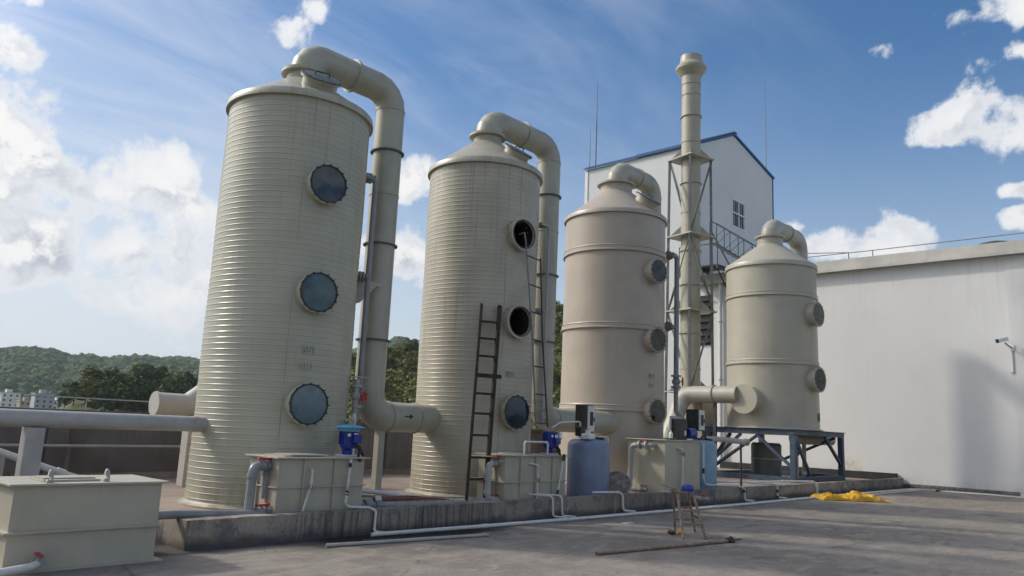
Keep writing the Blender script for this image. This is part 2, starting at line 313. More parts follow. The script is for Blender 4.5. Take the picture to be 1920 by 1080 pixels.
# ------------------------------------------------------------------ mesh helpers
def frame(n):
    n = V(n).normalized()
    a = V((0, 0, 1)) if abs(n.z) < .9 else V((0, 1, 0))
    u = a.cross(n).normalized(); return u, n.cross(u), n
class MB:
    def __init__(s): s.v = []; s.f = []
    def _add(s, vs, fs):
        o = len(s.v); s.v += [tuple(x) for x in vs]; s.f += [tuple(o+i for i in f) for f in fs]; return s
    def box(s, x0, x1, y0, y1, z0, z1):
        vs = [(x, y, z) for z in (z0, z1) for y in (y0, y1) for x in (x0, x1)]
        return s._add(vs, [(0, 2, 3, 1), (4, 5, 7, 6), (0, 1, 5, 4), (2, 6, 7, 3), (0, 4, 6, 2), (1, 3, 7, 5)])
    def obox(s, c, ax, ay, az_, sx, sy, sz):
        c = V(c); ax, ay, az_ = V(ax).normalized(), V(ay).normalized(), V(az_).normalized()
        vs = [c + ax*i*sx/2 + ay*j*sy/2 + az_*k*sz/2 for k in (-1, 1) for j in (-1, 1) for i in (-1, 1)]
        return s._add(vs, [(0, 2, 3, 1), (4, 5, 7, 6), (0, 1, 5, 4), (2, 6, 7, 3), (0, 4, 6, 2), (1, 3, 7, 5)])
    def beam(s, p, q, w, h, up=(0, 0, 1)):
        p, q = V(p), V(q); d = (q-p); L = d.length; d.normalize(); up = V(up)
        if abs(d.dot(up)) > .95: up = V((1, 0, 0))
        sd_ = d.cross(up).normalized(); u2 = sd_.cross(d)
        return s.obox((p+q)/2, d, sd_, u2, L, w, h)
    def angle(s, p, q, w, t=.008, up=(0, 0, 1)):
        """angle-iron member"""
        p, q = V(p), V(q); d = (q-p).normalized(); up = V(up)
        if abs(d.dot(up)) > .95: up = V((1, .4, 0)).normalized()
        a = d.cross(up).normalized(); b = a.cross(d); L = (q-p).length; m = (p+q)/2
        s.obox(m + a*w/2, d, a, b, L, w, t); s.obox(m + b*(w/2+t/2), d, a, b, L, t, w); return s
    def lathe(s, prof, c, n=(0, 0, 1), seg=32, cap0=False, cap1=False, skip=None):
        u, w, n = frame(n); c = V(c); vs = []; fs = []
        k = len(prof)
        for r, z in prof:
            for i in range(seg):
                t = 2*pi*i/seg; vs.append(c + n*z + u*(r*cos(t)) + w*(r*sin(t)))
        for j in range(k-1):
            for i in range(seg):
                i2 = (i+1) % seg
                f = (j*seg+i, j*seg+i2, (j+1)*seg+i2, (j+1)*seg+i)
                if skip is not None:
                    m = (V(vs[f[0]])+V(vs[f[1]])+V(vs[f[2]])+V(vs[f[3]]))/4
                    if skip(m): continue
                fs.append(f)
        if cap0: fs.append(tuple(range(seg-1, -1, -1)))
        if cap1: fs.append(tuple((k-1)*seg+i for i in range(seg)))
        return s._add(vs, fs)
    def cyl(s, p, q, r, seg=16, r1=None, cap=True):
        p, q = V(p), V(q); d = q-p
        return s.lathe([(r, 0), (r if r1 is None else r1, d.length)], p, d, seg, cap, cap)
    def ring(s, c, n, r0, r1, h, seg=32):
        return s.lathe([(r0, 0), (r1, 0), (r1, h), (r0, h), (r0, 0)], c, n, seg)
    def sweep(s, path, r, seg=12, caps=True):
        P = [V(p) for p in path]; k = len(P); vs = []; fs = []
        T = []
        for i in range(k):
            a = (P[i]-P[i-1]).normalized() if i > 0 else None; b = (P[i+1]-P[i]).normalized() if i < k-1 else None
            T.append((a or b) if (a is None or b is None) else (a+b).normalized())
        u, w, _ = frame(T[0])
        for i in range(k):
            t = T[i]
            if i > 0:
                dprev = (P[i]-P[i-1]).normalized()
            else: dprev = t
            u = (u - dprev*u.dot(dprev)).normalized(); w = dprev.cross(u)
            rr = r[i] if isinstance(r, (list, tuple)) else r
            for j in range(seg):
                a = 2*pi*j/seg; o = u*(rr*cos(a)) + w*(rr*sin(a))
                den_ = dprev.dot(t)
                o = o - dprev*(o.dot(t)/max(den_, .3))      # slide onto the mitre plane
                vs.append(P[i]+o)
        for i in range(k-1):
            for j in range(seg):
                j2 = (j+1) % seg; fs.append((i*seg+j, i*seg+j2, (i+1)*seg+j2, (i+1)*seg+j))
        if caps: fs.append(tuple(range(seg-1, -1, -1))); fs.append(tuple((k-1)*seg+j for j in range(seg)))
        return s._add(vs, fs)
    def sphere(s, c, r, seg=12, sq=(1, 1, 1)):
        c = V(c); rings = max(4, seg//2); vs = [c+V((0, 0, -r*sq[2]))]; fs = []
        for i in range(1, rings):
            a = -pi/2+pi*i/rings
            for j in range(seg):
                t = 2*pi*j/seg; vs.append(c+V((r*sq[0]*cos(a)*cos(t), r*sq[1]*cos(a)*sin(t), r*sq[2]*sin(a))))
        vs.append(c+V((0, 0, r*sq[2]))); n = len(vs)-1
        for j in range(seg):
            fs.append((0, 1+(j+1) % seg, 1+j)); fs.append((n, n-seg+j, n-seg+(j+1) % seg))
        for i in range(rings-2):
            for j in range(seg):
                a = 1+i*seg+j; b = 1+i*seg+(j+1) % seg; fs.append((a, b, b+seg, a+seg))
        return s._add(vs, fs)
    def prism(s, poly, n, h):
        """polygon (3d points, planar) extruded by n*h"""
        n = V(n).normalized()*h; k = len(poly); vs = [V(p) for p in poly]+[V(p)+n for p in poly]
        fs = [tuple(range(k-1, -1, -1)), tuple(range(k, 2*k))]+[(i, (i+1) % k, k+(i+1) % k, k+i) for i in range(k)]
        return s._add(vs, fs)

def fillet(path, R, n=5):
    P = [V(p) for p in path]; out = [P[0]]
    for i in range(1, len(P)-1):
        a = (P[i-1]-P[i]); b = (P[i+1]-P[i]); la, lb = a.length, b.length; a.normalize(); b.normalize()
        ang = a.angle(b); d = min(R/max(math.tan(ang/2), .05), la*.48, lb*.48)
        p0 = P[i]+a*d; p1 = P[i]+b*d; rr = d*math.tan(ang/2)
        cdir = (a+b)
        if cdir.length < 1e-4: out.append(P[i]); continue
        c = P[i]+cdir.normalized()*(rr/max(sin(ang/2), .05))
        v0, v1 = p0-c, p1-c; om = v0.angle(v1)
        for k in range(n+1):
            t = k/n
            out.append(c + (v0*sin((1-t)*om)+v1*sin(t*om))/max(sin(om), 1e-6))
    out.append(P[-1]); return out

ROOT = {}
def thing(name, label, cat, loc, group=None):
    o = bpy.data.objects.new(name, None); col.objects.link(o); o.location = loc; o.empty_display_size = .2
    o['label'] = label; o['category'] = cat
    if group: o['group'] = group
    ROOT[o.name] = V(loc); return o
def build(name, mb, mat, parent=None, label=None, kind=None, cat=None, group=None, sharp=28, bevel=0, smooth=True, loc=None):
    org = V((0, 0, 0))
    if parent is not None: org = ROOT[parent.name]
    elif loc is not None: org = V(loc)
    me = bpy.data.meshes.new(name); me.from_pydata([(a-org.x, b-org.y, c-org.z) for a, b, c in mb.v], [], mb.f); me.update()
    import bmesh
    b = bmesh.new(); b.from_mesh(me); bmesh.ops.recalc_face_normals(b, faces=b.faces); b.to_mesh(me); b.free()
    if smooth:
        me.shade_smooth(); me.set_sharp_from_angle(angle=R_(sharp))
    me.materials.append(mat)
    o = bpy.data.objects.new(name, me); col.objects.link(o)
    if parent is not None: o.parent = parent; ROOT[o.name] = org
    else: o.location = org; ROOT[o.name] = org
    if bevel:
        bm_ = o.modifiers.new('bevel', 'BEVEL'); bm_.width = bevel; bm_.segments = 2; bm_.limit_method = 'ANGLE'
    if label: o['label'] = label
    if kind: o['kind'] = kind
    if cat: o['category'] = cat
    if group: o['group'] = group
    return o
def rough_box(x0, x1, y0, y1, z0, z1, step, amp, seed=0):
    """box with subdivided, slightly worn surfaces"""
    import bmesh
    b = bmesh.new(); bmesh.ops.create_cube(b, size=1)
    for v in b.verts: v.co = V(((x0+x1)/2+v.co.x*(x1-x0), (y0+y1)/2+v.co.y*(y1-y0), (z0+z1)/2+v.co.z*(z1-z0)))
    for ax, (a, c) in enumerate(((x0, x1), (y0, y1), (z0, z1))):
        n = int((c-a)/step)
        for i in range(1, n):
            pt = V((0, 0, 0)); pt[ax] = a+(c-a)*i/n; nn = V((0, 0, 0)); nn[ax] = 1
            bmesh.ops.bisect_plane(b, geom=b.verts[:]+b.edges[:]+b.faces[:], plane_co=pt, plane_no=nn)
    for v in b.verts:
        d = NZ.noise_vector(v.co*2.3+V((seed, 0, 0)))*amp + NZ.noise_vector(v.co*9+V((seed, 5, 0)))*amp*.5
        if abs(v.co.z-z0) < 1e-4: d.z = 0
        v.co += d
    m = MB(); b.verts.index_update(); m.v = [tuple(v.co) for v in b.verts]; m.f = [tuple(v.index for v in f.verts) for f in b.faces]; b.free(); return m

# ------------------------------------------------------------------ setting
FZ = .232           # platform floor
KY, KX0, KX1 = 9.112, 4.373, 31.55
build('roof_deck', rough_box(-14, 31.62, -12, 16.7, -.4, 0, 1.2, .0), deck_m, kind='structure')
build('platform_floor', MB().box(KX0+.12, 31.59, KY+.2, 16.65, .01, FZ), slab_m, kind='structure')
kerb = build('kerb_wall', rough_box(KX0, KX1, KY, KY+.2, 0, .345, .12, .010), kerb_m, label='low stained concrete kerb along the front of the scrubber platform', cat='kerb', sharp=50)
build('end_return', rough_box(KX0, KX0+.2, KY+.203, 9.95, 0, .345, .12, .010, 3), kerb_m, kerb, sharp=50)
build('rear_kerb', rough_box(31.26, 31.58, KY+.204, 16.4, FZ+.002,   .50, .3, .012, 8), shade_m, kerb, sharp=50)  # its shade at the wall foot is put into the colour
# parapet behind
pr = thing('parapet_wall', 'dark weather-stained concrete parapet behind the tall ribbed towers', 'wall', (12, 16.7, 0))
build('wall_panel', rough_box(-14, 24.5, 16.7, 16.9, -.4, 1.47, .8, .012), par_m, pr, sharp=50)
build('coping', rough_box(-14, 24.5, 16.63, 16.97, 1.474, 1.54, .8, .008), par_m, pr, sharp=50)
pil = MB().box(5.05, 5.42, 16.58, 16.695, .0, 1.47)
build('pilaster', pil, par_m, pr)
build('pilaster', MB().box(13.2, 13.55, 16.58, 16.695, .0, 1.47), par_m, pr)
build('foot_ledge', rough_box(KX0+.12, 24.5, 16.42, 16.69, FZ+.003, FZ+.10, .8, .008), slab_m, pr)
rail = thing('parapet_rail', 'thin pale railing on top of the dark parapet in front of the wood', 'railing', (6, 16.8, 1.54))
build('rail', MB().cyl((4.6, 16.8, 1.775), (9.5, 16.8, 1.765), .013, 8), pvc_lg, rail)
for x in (5.72, 7.9, 9.4): build('post', MB().cyl((x, 16.8, 1.541), (x, 16.8, 1.77), .013, 8), pvc_lg, rail)

# ---- far land
def tan_far(a):
    pts = [(-40, .050), (-10, .055), (5, .050), (13.7, .0527), (14.8, .056), (16.3, .057), (17.5, .0518), (18.7, .0547), (19.6, .052), (20.9, .0565), (21.6, .058), (22.8, .056), (24.1, .0589), (25.2, .057), (28, .06), (33, .075), (37.8, .0935), (38.9, .101), (40.1, .094), (46, .11), (60, .10), (90, .08), (140, .05)]
    for (a0, b0), (a1, b1) in zip(pts, pts[1:]):
        if a0 <= a <= a1: t = (a-a0)/(a1-a0); t = t*t*(3-2*t); return b0+(b1-b0)*t
    return .05
def tan_near(a):
    pts = [(-40, -.1), (15, -.045), (18, .012), (21, .022), (24, .018), (27, .01), (30, .02), (37, .070), (40, .086), (45, .115), (50.7, .148), (56, .16), (66, .14), (80, .1), (140, .04)]
    for (a0, b0), (a1, b1) in zip(pts, pts[1:]):
        if a0 <= a <= a1: t = (a-a0)/(a1-a0); return b0+(b1-b0)*t
    return -.1
BASE = -14.
def far_h(a, r):
    x, y = r*sin(R_(a)), r*cos(R_(a))
    top = tan_far(a)*1500+1.6
    t = max(0, min(1, (r-650)/850)); t = t*t*(3-2*t) if r < 1500 else max(0, 1-(r-1500)/700)
    rid = NZ.fractal(V((x*.0042, y*.0042, 3.1)), 1.0, 2.0, 5)
    fold = abs(NZ.noise(V((x*.009+4, y*.009, 1.7))))
    h = BASE + (top-BASE)*t + (rid*16-fold*26+4)*(t*(1-t)*3.2)*.9
    can = NZ.cell(V((x*.14, y*.14, 0)))*1.0 + NZ.noise(V((x*.11, y*.11, 4)))*2.6 + NZ.noise(V((x*.3, y*.3, 9)))*1.4
    return h + can*(.35+.65*min(1, t*4))
def near_h(a, r):
    x, y = r*sin(R_(a)), r*cos(R_(a))
    top = tan_near(a)*350+1.6
    t = max(0, min(1, (r-120)/230)); t = t*t*(3-2*t) if r < 350 else max(0, 1-(r-350)/160)
    if top < BASE: return BASE-6
    h = BASE-.5 + (top-BASE)*t + NZ.fractal(V((x*.02, y*.02, 1)), 1, 2, 4)*3*t*(1-t)*4
    return h + (NZ.noise(V((x*.5, y*.5, 4)))*.9 + NZ.noise(V((x*.16, y*.16, 2)))*1.5)*min(1, t*3)
def polar(fn, a0, a1, na, r0, r1, nr):
    m = MB()
    for j in range(nr+1):
        r = r0+(r1-r0)*j/nr
        for i in range(na+1):
            a = a0+(a1-a0)*i/na; m.v.append((r*sin(R_(a)), r*cos(R_(a)), fn(a, r)))
    for j in range(nr):
        for i in range(na):
            k = j*(na+1)+i; m.f.append((k, k+1, k+na+2, k+na+1))
    return m
plain = MB(); N = 96
plain.v = [(0, 0, BASE)] + [(9000*sin(2*pi*i/N), 9000*cos(2*pi*i/N), BASE) for i in range(N)]
plain.f = [(0, 1+i, 1+(i+1) % N) for i in range(N)]
build('terrain', plain, plain_m, kind='structure', smooth=False)
build('hills', polar(far_h, 8, 45, 420, 640, 1700, 170), hill_m, kind='structure', sharp=180)
build('hills', polar(far_h, 45, 130, 260, 640, 1900, 60), hill_m, kind='structure', sharp=180)
build('hills', polar(far_h, -40, 8, 150, 640, 1900, 60), hill_m, kind='structure', sharp=180)
build('near_hillside', polar(near_h, 15, 95, 420, 120, 500, 90), near_m, kind='structure', sharp=180)
# ---- trees
def crown_mesh(seed, leaf, nclump=16, per=60, size=1.0):
    rnd = random.Random(seed); m = MB()
    for c in range(nclump):
        t = rnd.random(); a = rnd.uniform(0, 2*pi); hh = rnd.uniform(.35, 1.0)
        rad = (1-abs(hh-.6)*1.15)*.42*sqrt(rnd.random())
        cc = V((rad*cos(a), rad*sin(a), hh*.86)); cr = rnd.uniform(.11, .2)
        for k in range(per):
            d = V((rnd.gauss(0, 1), rnd.gauss(0, 1), rnd.gauss(0, 1)*.8)).normalized()*cr*(.55+.45*rnd.random())
            p = cc+d; n = (d.normalized()+V((rnd.gauss(0, .5), rnd.gauss(0, .5), rnd.gauss(0, .5)))).normalized()
            u, w, _ = frame(n); s_ = leaf*rnd.uniform(.6, 1.3)
            m._add([p-u*s_, p-w*s_*.6, p+u*s_, p+w*s_*.6], [(0, 1, 2, 3)])
    return m
def trunk_mesh(seed):
    rnd = random.Random(seed); m = MB()
    m.sweep([(0, 0, -.06), (.006, .004, .2), (-.008, .008, .45), (.0, -.004, .72)], [.026, .02, .015, .006], 7)
    for k in range(4):
        a = rnd.uniform(0, 6.28); z = rnd.uniform(.3, .55)
        m.sweep([(0, 0, z), (.09*cos(a), .09*sin(a), z+.1), (.2*cos(a), .2*sin(a), z+.22)], [.012, .009, .004], 5)
    return m
TREEM = {}
def raw_mesh(name, mb, mat):
    me = bpy.data.meshes.new(name); me.from_pydata(mb.v, [], mb.f); me.update(); me.materials.append(mat); return me
tm = [raw_mesh('trunk', trunk_mesh(i), bark_m) for i in range(3)]
cm = {'d': [raw_mesh('crown', crown_mesh(20+i, .045), leaf_d) for i in range(4)], 'l': [raw_mesh('crown', crown_mesh(40+i, .045), leaf_l) for i in range(4)]}
def tree(x, y, z, h, kind, label, group, wide=1.):
    t = thing('broadleaf_tree', label, 'tree', (x, y, z), group)
    t.rotation_euler = (0, 0, random.uniform(0, 6.28)); t.scale = (h*wide, h*wide, h)
    for nm, me in (('trunk', random.choice(tm)), ('crown', random.choice(cm[kind]))):
        o = bpy.data.objects.new(nm, me); col.objects.link(o); o.parent = t
for i in range(46):
    a = random.uniform(17.2, 27.5); r = random.uniform(255, 345)
    tree(r*sin(R_(a)), r*cos(R_(a)), near_h(a, r)-.6, random.uniform(8, 13)*(1 if a > 18.5 else .7), 'd' if random.random() < .75 else 'l', ('low ' if a < 18.5 else 'tall ')+'dense tree in the dark wood beyond the parapet, '+('right of the beige duct end' if a > 24.5 else 'near the village houses' if a < 19.5 else 'behind the parapet railing'), 'trees of the dark wood beyond the parapet', random.uniform(.8, 1.15))
for i in range(95):
    a = random.uniform(35.6, 42) if i < 70 else random.uniform(49.3, 52.6); r = 150+230*random.random()**.8
    tree(r*sin(R_(a)), r*cos(R_(a)), near_h(a, r)-.5, random.uniform(4.5, 8.5), 'l' if random.random() < .7 else 'd', 'green tree on the near hillside seen '+('between the first and second tower' if i < 70 else 'between the second and third tower'), 'trees on the near hillside', random.uniform(.8, 1.2))
for i in range(24):
    a = random.uniform(13.0, 18.2); r = random.uniform(330, 560)
    tree(r*sin(R_(a)), r*cos(R_(a)), BASE, random.uniform(9, 14.5), 'l' if random.random() < .5 else 'd', 'green tree on the valley floor near the white village houses', 'trees around the village', random.uniform(.8, 1.2))
def blobs(name, pts, mat, lo, hi, n=0):
    rnd = random.Random(name); m = MB()
    for p, sc_ in pts:
        r = rnd.uniform(lo, hi)*sc_; o = V(p)
        k = 6; ring1 = [o+V((r*cos(6.283*i/k+rnd.random())*rnd.uniform(.8, 1.1), r*sin(6.283*i/k)*rnd.uniform(.8, 1.1), r*rnd.uniform(.0, .35))) for i in range(k)]
        ring2 = [o+V((r*.6*cos(6.283*i/k)*rnd.uniform(.7, 1.2), r*.6*sin(6.283*i/k)*rnd.uniform(.7, 1.2), r*rnd.uniform(.65, 1.0))) for i in range(k)]
        ring0 = [q+V((0, 0, -r*1.2))+(o-q)*.5 for q in ring1]
        m._add(ring0+ring1+ring2+[o+V((0, 0, r*rnd.uniform(.95, 1.2)))], [(j*k+i, j*k+(i+1) % k, (j+1)*k+(i+1) % k, (j+1)*k+i) for j in (0, 1) for i in range(k)]+[(2*k+i, 2*k+(i+1) % k, 3*k) for i in range(k)])
    return build(name, m, mat, kind='stuff', smooth=False)
pts = []
rnd = random.Random(3)
while len(pts) < 7500:
    a = rnd.uniform(10.5, 29); r = 660+880*rnd.random()**.8
    if NZ.noise(V((r*sin(R_(a))*.008, r*cos(R_(a))*.008, 5.))) < -.28: continue
    pts.append(((r*sin(R_(a)), r*cos(R_(a)), far_h(a, r)), .75+.5*rnd.random()))
for k in range(1500):
    a = rnd.uniform(36.4, 42.5); r = rnd.uniform(900, 1540); pts.append(((r*sin(R_(a)), r*cos(R_(a)), far_h(a, r)), .8+.4*rnd.random()))
blobs('hill_canopy', pts, hill_m, 3.0, 6.5)
# scrub on the near hillside: leaf clumps
m = MB()
for k in range(2600):
    if k < 1900: a = rnd.uniform(35.5, 42.2)
    else: a = rnd.uniform(49.2, 52.8)
    r = 140+240*rnd.random()**.75; o = V((r*sin(R_(a)), r*cos(R_(a)), near_h(a, r))); s0 = rnd.uniform(.9, 2.3)
    for j in range(16):
        d = V((rnd.gauss(0, 1), rnd.gauss(0, 1), abs(rnd.gauss(0, 1)))).normalized(); p = o+d*s0*rnd.uniform(.5, 1)
        u, w, _ = frame((d+V((rnd.gauss(0, .5), rnd.gauss(0, .5), rnd.gauss(0, .5)))).normalized()); q = s0*rnd.uniform(.2, .42)
        m._add([p-u*q, p-w*q*.7, p+u*q, p+w*q*.7], [(0, 1, 2, 3)])
build('hillside_scrub', m, leaf_l, kind='stuff', smooth=False)
air = MB().box(-9100, 9100, -9100, 9100, BASE-1, 330)
hm = bpy.data.materials.new('air'); hm.use_nodes = True; hm.node_tree.nodes.clear()
_o = hm.node_tree.nodes.new('ShaderNodeOutputMaterial'); _v = hm.node_tree.nodes.new('ShaderNodeVolumePrincipled')
_v.inputs['Color'].default_value = (.82, .88, .95, 1); _v.inputs['Density'].default_value = .00011; _v.inputs['Anisotropy'].default_value = .35
hm.node_tree.links.new(_v.outputs[0], _o.inputs['Volume'])
build('haze', air, hm, kind='stuff', smooth=False)
# ---- village
def house(u_az, r, w, d, h, lab, floors, wm):
    x, y = r*sin(R_(u_az)), r*cos(R_(u_az)); t = thing('village_house', lab, 'house', (x, y, BASE)); 
    build('wall', MB().box(x-w/2, x+w/2, y-d/2, y+d/2, BASE, BASE+h), wm, t)
    build('roof', MB().box(x-w/2-.5, x+w/2+.5, y-d/2-.5, y+d/2+.5, BASE+h+.02, BASE+h+.5), fasc_m, t)
    build('stair_head', MB().box(x-w*.2, x+w*.1, y-d*.2, y+d*.2, BASE+h+.52, BASE+h+2.6), wm, t)
    for f in range(floors):
        z = BASE+h-3.1*(f+1)+.9
        for k in range(3):
            xx = x-w/2+w*(k+.5)/3
            build('window', MB().box(xx-.6, xx+.6, y-d/2-.06, y-d/2-.01, z, z+1.3), black_m, t)
vw = pmat('village_white', (.66, .66, .64), .8, .06, .1); vt = pmat('village_tan', (.38, .30, .24), .8, .08, .1); vgy = pmat('village_grey', (.42, .44, .46), .8, .06, .1)
house(13.4, 560, 12, 9, 21.2, 'white village house at the left edge of the picture', 3, vw)
house(14.55, 620, 11, 9, 22.5, 'tallest white village house with a stair head on its roof', 3, vw)
house(15.5, 600, 9, 8, 17.6, 'low tan village house between the white ones', 2, vt)
house(16.35, 580, 11, 8, 22.6, 'pale grey village block nearest the dark wood', 3, vgy)
house(17.2, 610, 8, 8, 18.9, 'small white village house beside the pale grey block', 2, vw)

# ------------------------------------------------------------------ buildings
WX = 31.6
hall = thing('factory_hall', 'long white rendered factory hall with a concrete eave on the right', 'building', (WX, 5, 0))
build('wall', MB().box(WX, WX+24, -10, 17.95, -.4, 8.39), wallw, hall, smooth=False)
build('pier', MB().box(WX-.025, WX-.002, -10, 5.45, -.39, 8.385), wallw, hall, smooth=False)
build('eave', rough_box(WX-.26, WX+.3, -10, 17.75, 8.395, 8.84, .9, .012), fasc_m, hall, sharp=50)
build('gutter_lip', MB().box(WX-.33, WX-.262, -10, 17.76, 8.36, 8.48), fasc_m, hall)
build('roof', MB().prism([(WX+.3, -10, 8.6), (WX+24, -10, 10.3), (WX+24, -10, 10.4), (WX+.3, -10, 8.83)], (0, 1, 0), 27.9), fasc_m, hall)
build('plinth_band', MB().box(WX-.012, WX-.001, -10, 17.9, -.39, .16), kerb_m, hall)
for y, z in ((13.2, 4.05), (10.6, 1.0)):
    pass
dpm = MB().cyl((WX-.14, 16.45, .0), (WX-.14, 16.45, 8.36), .085, 14)
dp = build('downpipe', dpm, pvc_w, label='white round downpipe on the hall wall behind the fourth tower', cat='pipe', loc=(WX-.14, 16.45, 0))
for z in (1.5, 4.0, 6.6): build('pipe_clip', MB().ring((WX-.14, 16.45, z), (0, 0, 1), .087, .105, .05, 14), pvc_lg, dp)
louv = thing('louvre_vent', 'dark slatted louvre opening in the hall wall beside the stack', 'vent', (WX-.03, 17.3, 5.9))
build('frame', MB().box(WX-.03, WX-.003, 17.0, 17.6, 5.6, 7.9), black_m, louv)
for k in range(7): build('slat', MB().obox((WX-.06, 17.3, 5.75+.32*k), (0, 1, 0), (1, 0, .6), (-.6, 0, 1), .56, .16, .02), steel_d, louv)
# roof furniture on the hall
vent = thing('roof_vent', 'low round pale vent cap on the hall roof', 'vent', (32.9, 5.9, 8.8))
build('curb_ring', MB().cyl((32.9, 5.95, 8.7), (32.9, 5.95, 9.12), .44, 28), fasc_m, vent)
build('cap', MB().lathe([(.54, 0), (.54, .05), (.3, .11), (.05, .13)], (32.9, 5.95, 9.10), (0, 0, 1), 28, True, True), lid_m, vent)
wire = thing('lightning_wire', 'thin lightning wire on short posts along the hall eave', 'wire', (WX, 9.9, 8.84))
build('wire', MB().sweep([(WX, 17.0, 9.17), (WX, 13, 9.16), (WX, 9.9, 9.13), (WX, 5, 9.14), (WX, -2, 9.13), (WX, -9, 9.14)], .018, 6), steel_g, wire)
for y in (15.5, 9.9, 4.0, -2, -8): build('post', MB().cyl((WX, y, 8.83), (WX, y, 9.15), .02, 6), steel_g, wire)
wire2 = thing('cable', 'slack pair of overhead cables at the corner of the hall roof', 'cable', (WX, 13.6, 8.84))
build('cable', MB().sweep([(WX+.15, 14.5, 9.4), (WX+.15, 12.6, 9.36), (WX+.2, 10.9, 9.2)], .016, 6), steel_d, wire2)
build('post', MB().cyl((WX+.2, 10.9, 8.83), (WX+.2, 10.9, 9.21), .018, 6), steel_d, wire2)
build('post', MB().cyl((WX+.15, 12.6, 8.83), (WX+.15, 12.6, 9.37), .018, 6), steel_d, wire2)
# CCTV
cc_ = thing('security_camera', 'small white security camera on the hall wall with a drop conduit', 'camera', (WX-.03, 5.45, 5.2))
xb = WX-.027
build('wall_plate', MB().box(xb-.03, xb, 5.32, 5.46, 4.98, 5.16), white_m, cc_, bevel=.006)
build('arm', MB().sweep(fillet([(xb-.03, 5.39, 5.06), (xb-.16, 5.46, 5.12), (xb-.3, 5.54, 5.22)], .05), .03, 10), pvc_lg, cc_)
ax_ = V((-.55, .75, -.25)).normalized(); bc = V((xb-.36, 5.60, 5.32))
u_, w_, _ = frame(ax_)
hb = build('housing', MB().obox(bc, ax_, u_, w_, .34, .15, .14), white_m, cc_, bevel=.012)
build('lens_hood', MB().obox(bc+ax_*.185, ax_, u_, w_, .04, .145, .135), black_m, hb)
build('conduit', MB().sweep(fillet([(xb-.02, 5.39, 4.99), (xb-.02, 5.385, 4.24), (xb-.02, 5.43, 4.17), (xb-.02, 5.47, 4.22)], .04), .017, 8), pvc_lg, cc_)

# tall gabled building
S = WX/32.
tb = thing('tall_gabled_building', 'tall white gabled building with blue roof trim behind the stack', 'building', (36, 21, 0))
yc, y1, xr, xp = 18.35, 24.35, 41.4, 36.62
zl, zp, zr = 15.33, 17.5, 16.38
gp = [(WX, yc, -.4), (xr, yc, -.4), (xr, yc, zr), (xp, yc, zp), (WX, yc, zl)]
# gable wall with the window cut out of four pieces
wx0, wx1, wz0, wz1 = 36.38, 37.88, 12.42, 14.0
build('gable_wall', MB().prism([(WX+.22, yc, -.4), (wx0, yc, -.4), (wx0, yc, zl+(zp-zl)*(wx0-WX)/(xp-WX)), (WX+.22, yc, zl+(zp-zl)*.22/(xp-WX))], (0, 1, 0), .22)
      .prism([(wx0, yc, -.4), (wx1, yc, -.4), (wx1, yc, wz0), (wx0, yc, wz0)], (0, 1, 0), .22)
      .prism([(wx0, yc, wz1), (wx1, yc, wz1), (wx1, yc, zp-(zp-zr)*(wx1-xp)/(xr-xp)), (xp, yc, zp), (wx0, yc, zl+(zp-zl)*(wx0-WX)/(xp-WX))], (0, 1, 0), .22)
      .prism([(wx1, yc, -.4), (xr, yc, -.4), (xr, yc, zr), (wx1, yc, zp-(zp-zr)*(wx1-xp)/(xr-xp))], (0, 1, 0), .22), wall_c, tb, smooth=False)
build('side_wall', MB().box(WX, WX+.218, yc, y1, -.4, zl), wall_c, tb, smooth=False)
build('side_wall', MB().box(xr-.22, xr, yc+.223, y1, -.4, zr), wall_c, tb, smooth=False)
build('rear_wall', MB().prism([(WX+.22, y1-.22, -.4), (xr-.222, y1-.22, -.4), (xr-.222, y1-.22, zr), (xp, y1-.22, zp), (WX+.22, y1-.22, zl)], (0, 1, 0), .22), wall_c, tb, smooth=False)
rf = build('roof', MB().prism([(WX-.12, yc-.10, zl-.02), (xp, yc-.10, zp+.035), (xp, yc-.10, zp+.13), (WX-.12, yc-.10, zl+.09)], (0, 1, 0), y1-yc+.2)
      .prism([(xp+.002, yc-.10, zp+.035), (xr+.14, yc-.10, zr+.0), (xr+.14, yc-.10, zr+.11), (xp+.002, yc-.10, zp+.13)], (0, 1, 0), y1-yc+.2), blue_trim, tb, smooth=False)
cor = MB()
n = 40
for k in range(n):          # corrugation ends showing along the eave
    y = yc+(y1-yc)*(k+.5)/n; cor.obox((WX-.135, y, zl+.045), (0, 1, 0), (0, 0, 1), (1, 0, 0), .075, .13, .03)
build('corrugation_end', cor, blue_trim, rf, kind='stuff', smooth=False)
build('ridge_cap', MB().beam((xp, yc-.14, zp+.15), (xp, y1+.1, zp+.15), .35, .06), blue_trim, rf)
build('corner_trim', MB().box(xr+.004, xr+.05, yc-.05, yc+.14, -.4, zr-.02), blue_trim, tb)
build('corner_trim', MB().box(WX-.04, WX-.004, y1-.14, y1+.05, -.4, zl-.05), white_m, tb)
win = build('window', MB().box(wx0+.0, wx0+.09, yc-.03, yc+.1, wz0, wz1).box(wx1-.09, wx1, yc-.03, yc+.1, wz0, wz1).box(wx0+.092, wx1-.092, yc-.03, yc+.1, wz0, wz0+.09).box(wx0+.092, wx1-.092, yc-.03, yc+.1, wz1-.09, wz1), white_m, tb)
for i in range(3):
    for j in range(2):
        a0 = wx0+.09+(wx1-wx0-.18)*i/3; a1 = wx0+.09+(wx1-wx0-.18)*(i+1)/3; b0 = wz0+.09+(wz1-wz0-.18)*j/2; b1 = wz0+.09+(wz1-wz0-.18)*(j+1)/2
        build('pane', MB().box(a0+.02, a1-.02, yc+.03, yc+.05, b0+.02, b1-.02), wing_m, win)
bars = MB()
